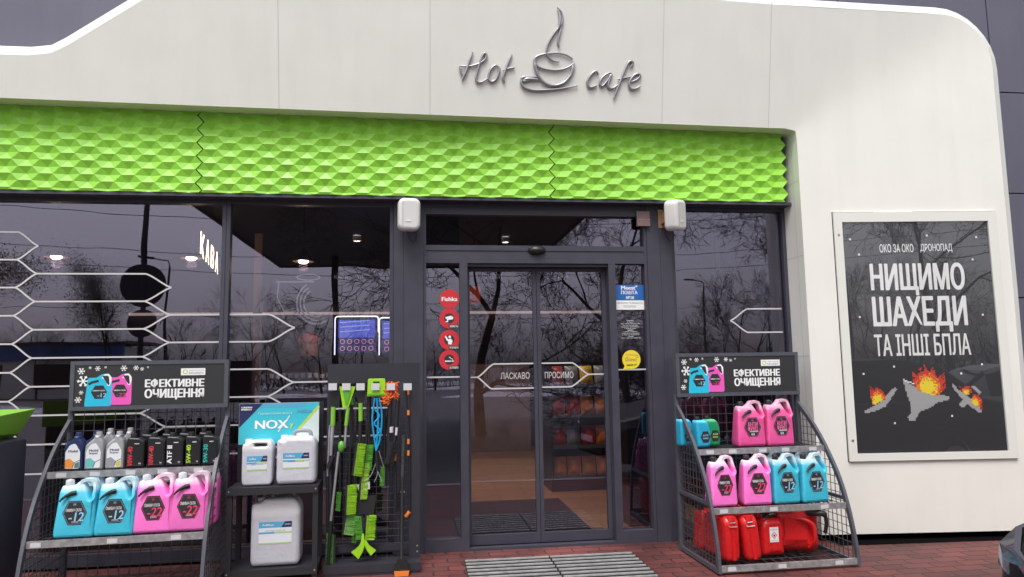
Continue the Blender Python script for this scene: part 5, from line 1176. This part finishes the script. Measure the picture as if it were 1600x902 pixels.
t = empty('door_mat', (.95, 1.1, .020), 0, 'black doormat lying inside the sliding door', 'door mat')
q = MB(); q.box(-1.3, .55, -.85, .78, 0, .008); q.build('mat_pile', mat('black_mat', (.012,.012,.014), .95), t)

# ------------------------------------------------------------------ what stands across the forecourt (seen in the glass)
GZ = -.13
t = empty('station_canopy', (-.4, -13.4, GZ), 0, 'long grey fuel station canopy on two square posts across the forecourt', 'canopy')
q = MB(); q.box(-4.2, 4.2, -4.9, 4.2, 5.05, 5.75); q.build('canopy_roof', mat('canopy_grey', (.16,.15,.15), .6, noise_amt=.1), t)
q = MB(); q.box(-4.25, 4.25, -4.95, -4.901, 5.0, 5.8); q.box(-4.25, 4.25, 4.201, 4.25, 5.0, 5.8); q.box(-4.25, -4.201, -4.9, 4.2, 5.0, 5.8); q.box(4.201, 4.25, -4.9, 4.2, 5.0, 5.8); q.build('fascia', M_clad, t)
for sx in (-2.15, 1.9): q = MB(); q.box(sx-.09, sx+.09, -3.1, -2.92, 0, 5.05); q.build('post', M_dark, t)
t = empty('sign_pole', RF(218, 570, 9), 0, 'tall grey pole with two round sign plates across the forecourt', 'sign pole'); t.location.z = GZ
q = MB(); q.lathe([(.055,0),(.05,9)], 12); q.build('pole', M_dark, t, smooth=60)
for px, py, r in ((218, 445, .42), (214, 505, .30)):
    z = RF(px, py, 9).z-GZ; q = MB(); q.lathe([(0,.02),(r,.02),(r,-.02),(0,-.02)], 32, (0,0,z), axis='y'); q.build('sign_plate', M_dark, t, smooth=40)
def lamp(px, D, h, label, first=None):
    p = RF(px, 570, D)
    t = copy_tree(first) if first else empty('street_lamp', p, 0)
    t.location = (p.x, p.y, GZ); setp(t, label, 'street lamp', 'street lamps across the road')
    if not first:
        q = MB(); q.lathe([(.11,0),(.06,h)], 10); q.build('pole', M_dark, t, smooth=60)
        q = MB(); q.tube([(0,0,h),(-.1,0,h+.35),(-.9,0,h+.5)], .035, 8); q.build('arm', M_dark, t); q = MB(); q.bar((-.8,0,h+.5),(-1.5,0,h+.56), .25, .1); q.build('lamp_head', M_dark, t)
    return t
l0 = lamp(257, 35, 7.4, 'street lamp with a curved arm reflected in the left window'); lamp(630, 30, 8, 'street lamp beyond the canopy, near its right post', l0)
lamp(1105, 45, 8, 'street lamp reflected low in the right window', l0); lamp(1450, 16, 8, 'street lamp reflected in the poster case', l0)
def bare_tree(h, seed, dense=0.0, lean=0.0, lv=6, r0=None, spread=1.0, lf=1.0):
    rnd = random.Random(seed); tr = MB(); br = MB(); tips = []
    r0 = r0 or h*.018
    def grow(p, d, ln, r, l):
        r = max(r, .006); pts = [p]; rr = [r]; q = p; n = 3
        for i in range(n):
            d = (d+Vector((rnd.gauss(0,.13), rnd.gauss(0,.13), rnd.gauss(.02,.09)))).normalized(); q = q+d*ln/n; pts.append(q); rr.append(r*(1-.38*(i+1)/n))
        (tr if l >= lv-1 else br).tube(pts, rr, 7 if l >= lv-1 else (5 if l > 2 else 3), cap=False)
        tips.append((q, l))
        if l == 0: return
        k = 3 if l > 1 else 3
        for i in range(k):
            a = rnd.uniform(.3, .95)*spread; ax = d.orthogonal().normalized(); ax.rotate(Matrix.Rotation(rnd.uniform(0, 2*PI), 3, d)); nd = d.copy(); nd.rotate(Matrix.Rotation(a, 3, ax))
            st = pts[-1] if i < 2 else pts[rnd.choice((1,2))]; grow(st, nd, ln*rnd.uniform(.6, .82), rr[-1]*rnd.uniform(.6, .85), l-1)
    grow(Vector((0,0,0)), Vector((lean, 0, 1)).normalized(), h*.30, r0, lv)
    parts = [('trunk', tr, 'bark'), ('branches', br, 'bark')]
    if dense:
        LS = lf; lf = MB()
        for q, l in tips:
            if l > 2: continue
            for _ in range(int(dense)):
                c = q+Vector((rnd.gauss(0,.34), rnd.gauss(0,.34), rnd.gauss(0,.34))); u = Vector((rnd.gauss(0,1), rnd.gauss(0,1), rnd.gauss(0,1))).normalized()*rnd.uniform(.03,.06)*h/8*(1+LS); v = u.orthogonal().normalized()*u.length
                lf.add([c-u, c-v, c+u, c+v], [(0,1,2,3)])
        parts.append(('foliage', lf, 'leaf'))
    return parts
mbk = mat('wet_bark', (.045,.038,.035), .85, noise_amt=.3, nscale=6); mlf = mat('dull_foliage', (.05,.055,.035), .8, noise_amt=.3, nscale=2)
def mktree(x, y, parts, label, name='bare_tree', sc_=1, rz=0):
    t = empty(name, (x, y, GZ), rz, label, 'tree', 'trees across the forecourt')
    for nm, m_, k in parts: m_.build(nm, mbk if k == 'bark' else mlf, t, fix=False)
    t.scale = (sc_,)*3; return t
def ctree(src, x, y, label, s=1, rz=0):
    t = copy_tree(src); t.location = (x, y, GZ); t['label'] = label; t.scale = (s,)*3; t.rotation_euler.z = rz; return t
TA = bare_tree(9.5, 3, lv=8, spread=1.0, r0=.13); TB = bare_tree(8.0, 11, dense=46, lv=5, spread=.62, lf=-.35); TC = bare_tree(7, 21, lv=6, spread=.75, r0=.09)
p = RF(752, 570, 11); ta = mktree(p.x, p.y, TA, 'big bare tree with drooping limbs reflected in the left door leaf', rz=.5)
p = RF(985, 570, 13); ctree(ta, p.x, p.y, 'big bare tree reflected in the right side panel and transom', 1.0, 2.2)
p = RF(1270, 570, 12); ctree(ta, p.x, p.y, 'bare tree reflected at the left edge of the poster case', .9, 4.0)
p = RF(172, 570, 30); tb = mktree(p.x, p.y, TB, 'leafy tree with a pointed crown reflected in the left window', 'leafy_tree', .92); tb.scale = (.66, .66, .98)
p = RF(-105, 570, 20); ctree(tb, p.x, p.y, 'leafy tree reflected at the left edge of the picture', .85, 1.5)
tcx = None
for k, (px, D, s_) in enumerate(((60,42,.8),(95,44,.75),(205,45,.7),(290,36,.85),(322,40,.8),(395,34,.95),(445,42,.8),(505,40,.9),(560,38,1.0),(610,42,.9),(680,44,.8),(790,46,.8),(900,44,.8),(1150,26,1.05),(1178,30,1.1),(1205,28,1.0),(1090,44,.8),(1310,34,.8),(1350,40,.9),(1500,24,.9))):
    p = RF(px, 570, D); lb = 'small bare tree number %d counted from the left across the road' % (k+1)
    lb = ['small bare tree over the low white shop', 'small bare tree right of the low white shop', 'small bare tree behind the round sign plates', 'small bare tree beside the curved street lamp', 'small bare tree reflected under the glowing letters', 'bare tree reflected at the left of the middle window', 'small bare tree reflected under the pendant lamp', 'small bare tree reflected above the menu screens', 'fuller bare tree reflected in the middle window', 'small bare tree reflected beside the left pillar', 'small bare tree reflected in the left side panel', 'small bare tree far behind the big one at the door', 'small bare tree far off in the right door leaf', 'left one of three tall bare trees in the right window', 'middle one of three tall bare trees in the right window', 'right one of three tall bare trees in the right window', 'low bare tree near the lamp in the right window', 'small bare tree reflected low in the poster case', 'small bare tree reflected mid poster', 'bare tree reflected at the right of the poster case'][k]
    if tcx is None: tcx = mktree(p.x, p.y, TC, lb); tcx.scale = (s_,)*3
    else: ctree(tcx, p.x, p.y, lb, s_*1.05, k*1.3)
q = MB(); rnd = random.Random(5)
for i in range(15000):
    x = rnd.uniform(-75, 75); y = -rnd.uniform(48, 54); z = abs(rnd.gauss(0, 1.25))*(1+.5*math.sin(x*.21)+.3*math.sin(x*.83)); u = Vector((rnd.gauss(0,.25), rnd.gauss(0,.2), rnd.gauss(0,.4)))
    q.add([(x-u.x, y, GZ+z-abs(u.z)), (x+.035, y+u.y, GZ+z), (x+u.x, y, GZ+z+abs(u.z))], [(0,1,2)])
setp(q.build('far_hedge', mbk, fix=False), 'dark winter scrub along the far side of the road', 'scrub', kind='stuff')
t = empty('low_shop', (RF(50, 570, 44).x, -45.5, GZ), 0, 'low white roadside shop with a blue sign band across the road', 'building')
q = MB(); q.box(-6, 6, -3, 3, 0, 3.2); q.build('wall', M_white, t); q = MB(); q.box(-6.2, 6.2, 3.01, 3.3, 2.5, 3.4); q.build('sign_band', mat('sign_band_blue', (.05,.15,.4), .5), t)
q = MB(); q.box(-6.4, 6.4, -3.3, 3.4, 3.42, 3.6); q.build('roof', M_dark, t); q = MB(); q.box(-4, -1, 3.01, 3.06, .6, 2.2); q.build('window', M_black, t); q = MB(); q.box(1, 4.5, 3.01, 3.06, .6, 2.2); q.build('window', M_black, t)
for k, (z, D) in enumerate(((6.2, 24), (6.9, 24), (5.0, 34), (7.6, 20))):
    q = MB(); pts = [Vector((-60+i*4, -D, z-.9*math.sin(PI*((i*4) % 40)/40))) for i in range(31)]; q.tube(pts, .014, 4)
    o_ = q.build('power_line', M_black); setp(o_, ['power line, upper of the near pair across the road', 'power line, lower of the near pair across the road', 'power line, farthest and lowest across the road', 'power line, nearest and highest across the road'][k], 'power line', 'power lines')

# ------------------------------------------------------------------ cars
def paint(name, c):
    m = mat(name, c, .45, metal=.0, coat=.06, spec=.25, bump=.0); n = m.node_tree; b = n.nodes['Principled BSDF']
    t = n.nodes.new('ShaderNodeTexCoord'); v = n.nodes.new('ShaderNodeTexVoronoi'); v.inputs['Scale'].default_value = 130; n.links.new(t.outputs['Object'], v.inputs['Vector'])
    r = n.nodes.new('ShaderNodeMapRange'); r.inputs['From Min'].default_value = 0; r.inputs['From Max'].default_value = .35; r.inputs['To Min'].default_value = 1; r.inputs['To Max'].default_value = 0; n.links.new(v.outputs['Distance'], r.inputs[0])
    bp = n.nodes.new('ShaderNodeBump'); bp.inputs['Strength'].default_value = .6; bp.inputs['Distance'].default_value = .004; n.links.new(r.outputs[0], bp.inputs['Height']); n.links.new(bp.outputs[0], b.inputs['Coat Normal']); n.links.new(bp.outputs[0], b.inputs['Normal'])
    return m
def car(loc, rz, pm, label):
    """nose towards -x"""
    t = empty('parked_car', loc, rz, label, 'car', 'cars parked on the forecourt')
    st = [(0.0,.62,.34,.50,.58,.60),(.06,.72,.24,.48,.64,.67),(.20,.80,.20,.50,.71,.75),(.45,.85,.18,.55,.78,.83),(.9,.88,.18,.58,.84,.92),(1.25,.89,.18,.6,.90,.97),(2.2,.90,.18,.6,.93,.96),(3.3,.89,.18,.62,.96,.98),(3.9,.86,.22,.64,.97,1.0),(4.15,.80,.28,.62,.93,.96),(4.25,.68,.36,.60,.85,.88)]
    st = [(s[0], s[1], s[2], s[3], s[4], s[5]) for s in st]
    vs = []; n = 0
    for x, w_, zl, zm, zs, zh in st:
        half = [(0, zl), (w_*.85, zl), (w_*.98, zl+.06), (w_, zm), (w_*.975, zs-.04), (w_*.93, zs), (w_*.80, zh-.012), (w_*.4, zh+.008), (0, zh+.015)]
        ring = half + [(-a, b_) for a, b_ in half[-2:0:-1]]; n = len(ring); vs += [(x, a, b_) for a, b_ in ring]
    fs = [[i*n+j, (i+1)*n+j, (i+1)*n+(j+1) % n, i*n+(j+1) % n] for i in range(len(st)-1) for j in range(n)] + [list(range(n)), list(range((len(st)-1)*n, len(st)*n))[::-1]]
    me = bpy.data.meshes.new('body'); me.from_pydata(vs, [], fs); b_ = link('body', me, pm, t, smooth=75)
    b = bmesh.new(); b.from_mesh(me); bmesh.ops.recalc_face_normals(b, faces=b.faces); b.to_mesh(me); b.free()
    cab = [(1.15,.80,.93,.78,.95),(1.75,.80,.94,.66,1.36),(2.1,.80,.95,.63,1.45),(2.9,.80,.96,.63,1.46),(3.5,.79,.97,.62,1.38),(3.95,.76,.98,.70,1.02)]
    vs = []
    for x, wb, zb, wt, zt in cab: vs += [(x, wb, zb-.05), (x, wt+.03, zt-.07), (x, wt-.04, zt), (x, 0, zt+.025), (x, -wt+.04, zt), (x, -wt-.03, zt-.07), (x, -wb, zb-.05)]
    me = bpy.data.meshes.new('cabin'); me.from_pydata(vs, [], [[i*7+j, (i+1)*7+j, (i+1)*7+j+1, i*7+j+1] for i in range(len(cab)-1) for j in range(6)]); 
    me.materials.append(pm); me.materials.append(mat('car_glass', (.01,.012,.014), .05))
    for pi, p_ in enumerate(me.polygons):
        i, j = divmod(pi, 6)
        if i == 0 and j in (1,2,3,4) or i == 4 and j in (2,3) or (j in (0, 5) and i in (1,2,3)): p_.material_index = 1
    link('cabin', me, None, t, smooth=40)
    for x in (.82, 3.42):
        for s_ in (-1, 1):
            q = MB(); q.lathe([(.20,-.1),(.30,-.1),(.325,-.07),(.325,.07),(.30,.1),(.20,.1)], 32, (x, s_*.80, .325), axis='y'); wl_ = q.build('wheel', mat('tyre_rubber', (.02,.02,.02), .8), t, smooth=40)
            q = MB(); q.lathe([(0,.07*s_*-1),(.06,.085*-s_),(.19,.06*-s_),(.205,.09*-s_)], 24, (x, s_*.80, .325), axis='y'); q.build('rim', M_alu, wl_, smooth=50)
            q = MB(); q.lathe([(.36,.005),(.345,.005)], 32, (x, s_*.905, .33), axis='y'); q.build('arch_trim', M_black, t)
    for s_ in (-1, 1):
        q = MB(); y = s_
        q.add([(.02,.42*y,.60),(.03,.60*y,.575),(.10,.745*y,.58),(.33,.835*y,.66),(.42,.845*y,.72),(.40,.835*y,.755),(.20,.755*y,.725),(.08,.62*y,.665),(.025,.44*y,.63)], [list(range(9))])
        me = q; b = [(-.012, 0)]
        pts = q.v; q2 = MB(); n_ = len(pts); off = [(p[0]-.02, p[1]+.012*y, p[2]+.002) for p in pts]; c_ = (sum(p[0] for p in off)/n_, sum(p[1] for p in off)/n_, sum(p[2] for p in off)/n_)
        q2.add(off+[(c_[0]-.075, c_[1]+.055*y, c_[2]+.01)], [[i, (i+1) % n_, n_] for i in range(n_)]); q2.add(list(pts)+off, [[i, (i+1) % n_, n_+(i+1) % n_, n_+i] for i in range(n_)])
        h_ = q2.build('headlight', mat('headlight_lens', (.07,.07,.09), .2, coat=.2), t, smooth=60)
        q = MB(); q.bar((1.35, .90*y, .98), (1.42, 1.04*y, 1.02), .16, .11); q.build('side_mirror', pm, t)
        q = MB(); q.bar((4.23, .40*y, .80), (4.16, .72*y, .80), .05, .14); q.build('tail_light', M_sred, t)
    q = MB(); q.box(-.012, .04, -.40, .40, .50, .57); q.box(.0, .05, -.55, .55, .30, .40); q.build('grille', M_black, t)
    q = MB(); q.box(-.022, -.013, -.26, .26, .42, .50); q.build('number_plate', M_tag, t)
    return t
car((2.32, -3.73, 0), math.radians(-5), paint('wet_black_paint', (.006,.006,.008)), 'wet black car whose nose just shows at the lower right corner')
car((7.2, -8.6, GZ), math.radians(4), paint('pale_grey_paint', (.35,.36,.38)), 'pale grey car parked behind the black one on the forecourt')
car((12.2, -12.0, GZ), math.radians(2), paint('dark_blue_paint', (.03,.04,.07)), 'dark blue car parked farther along the forecourt')
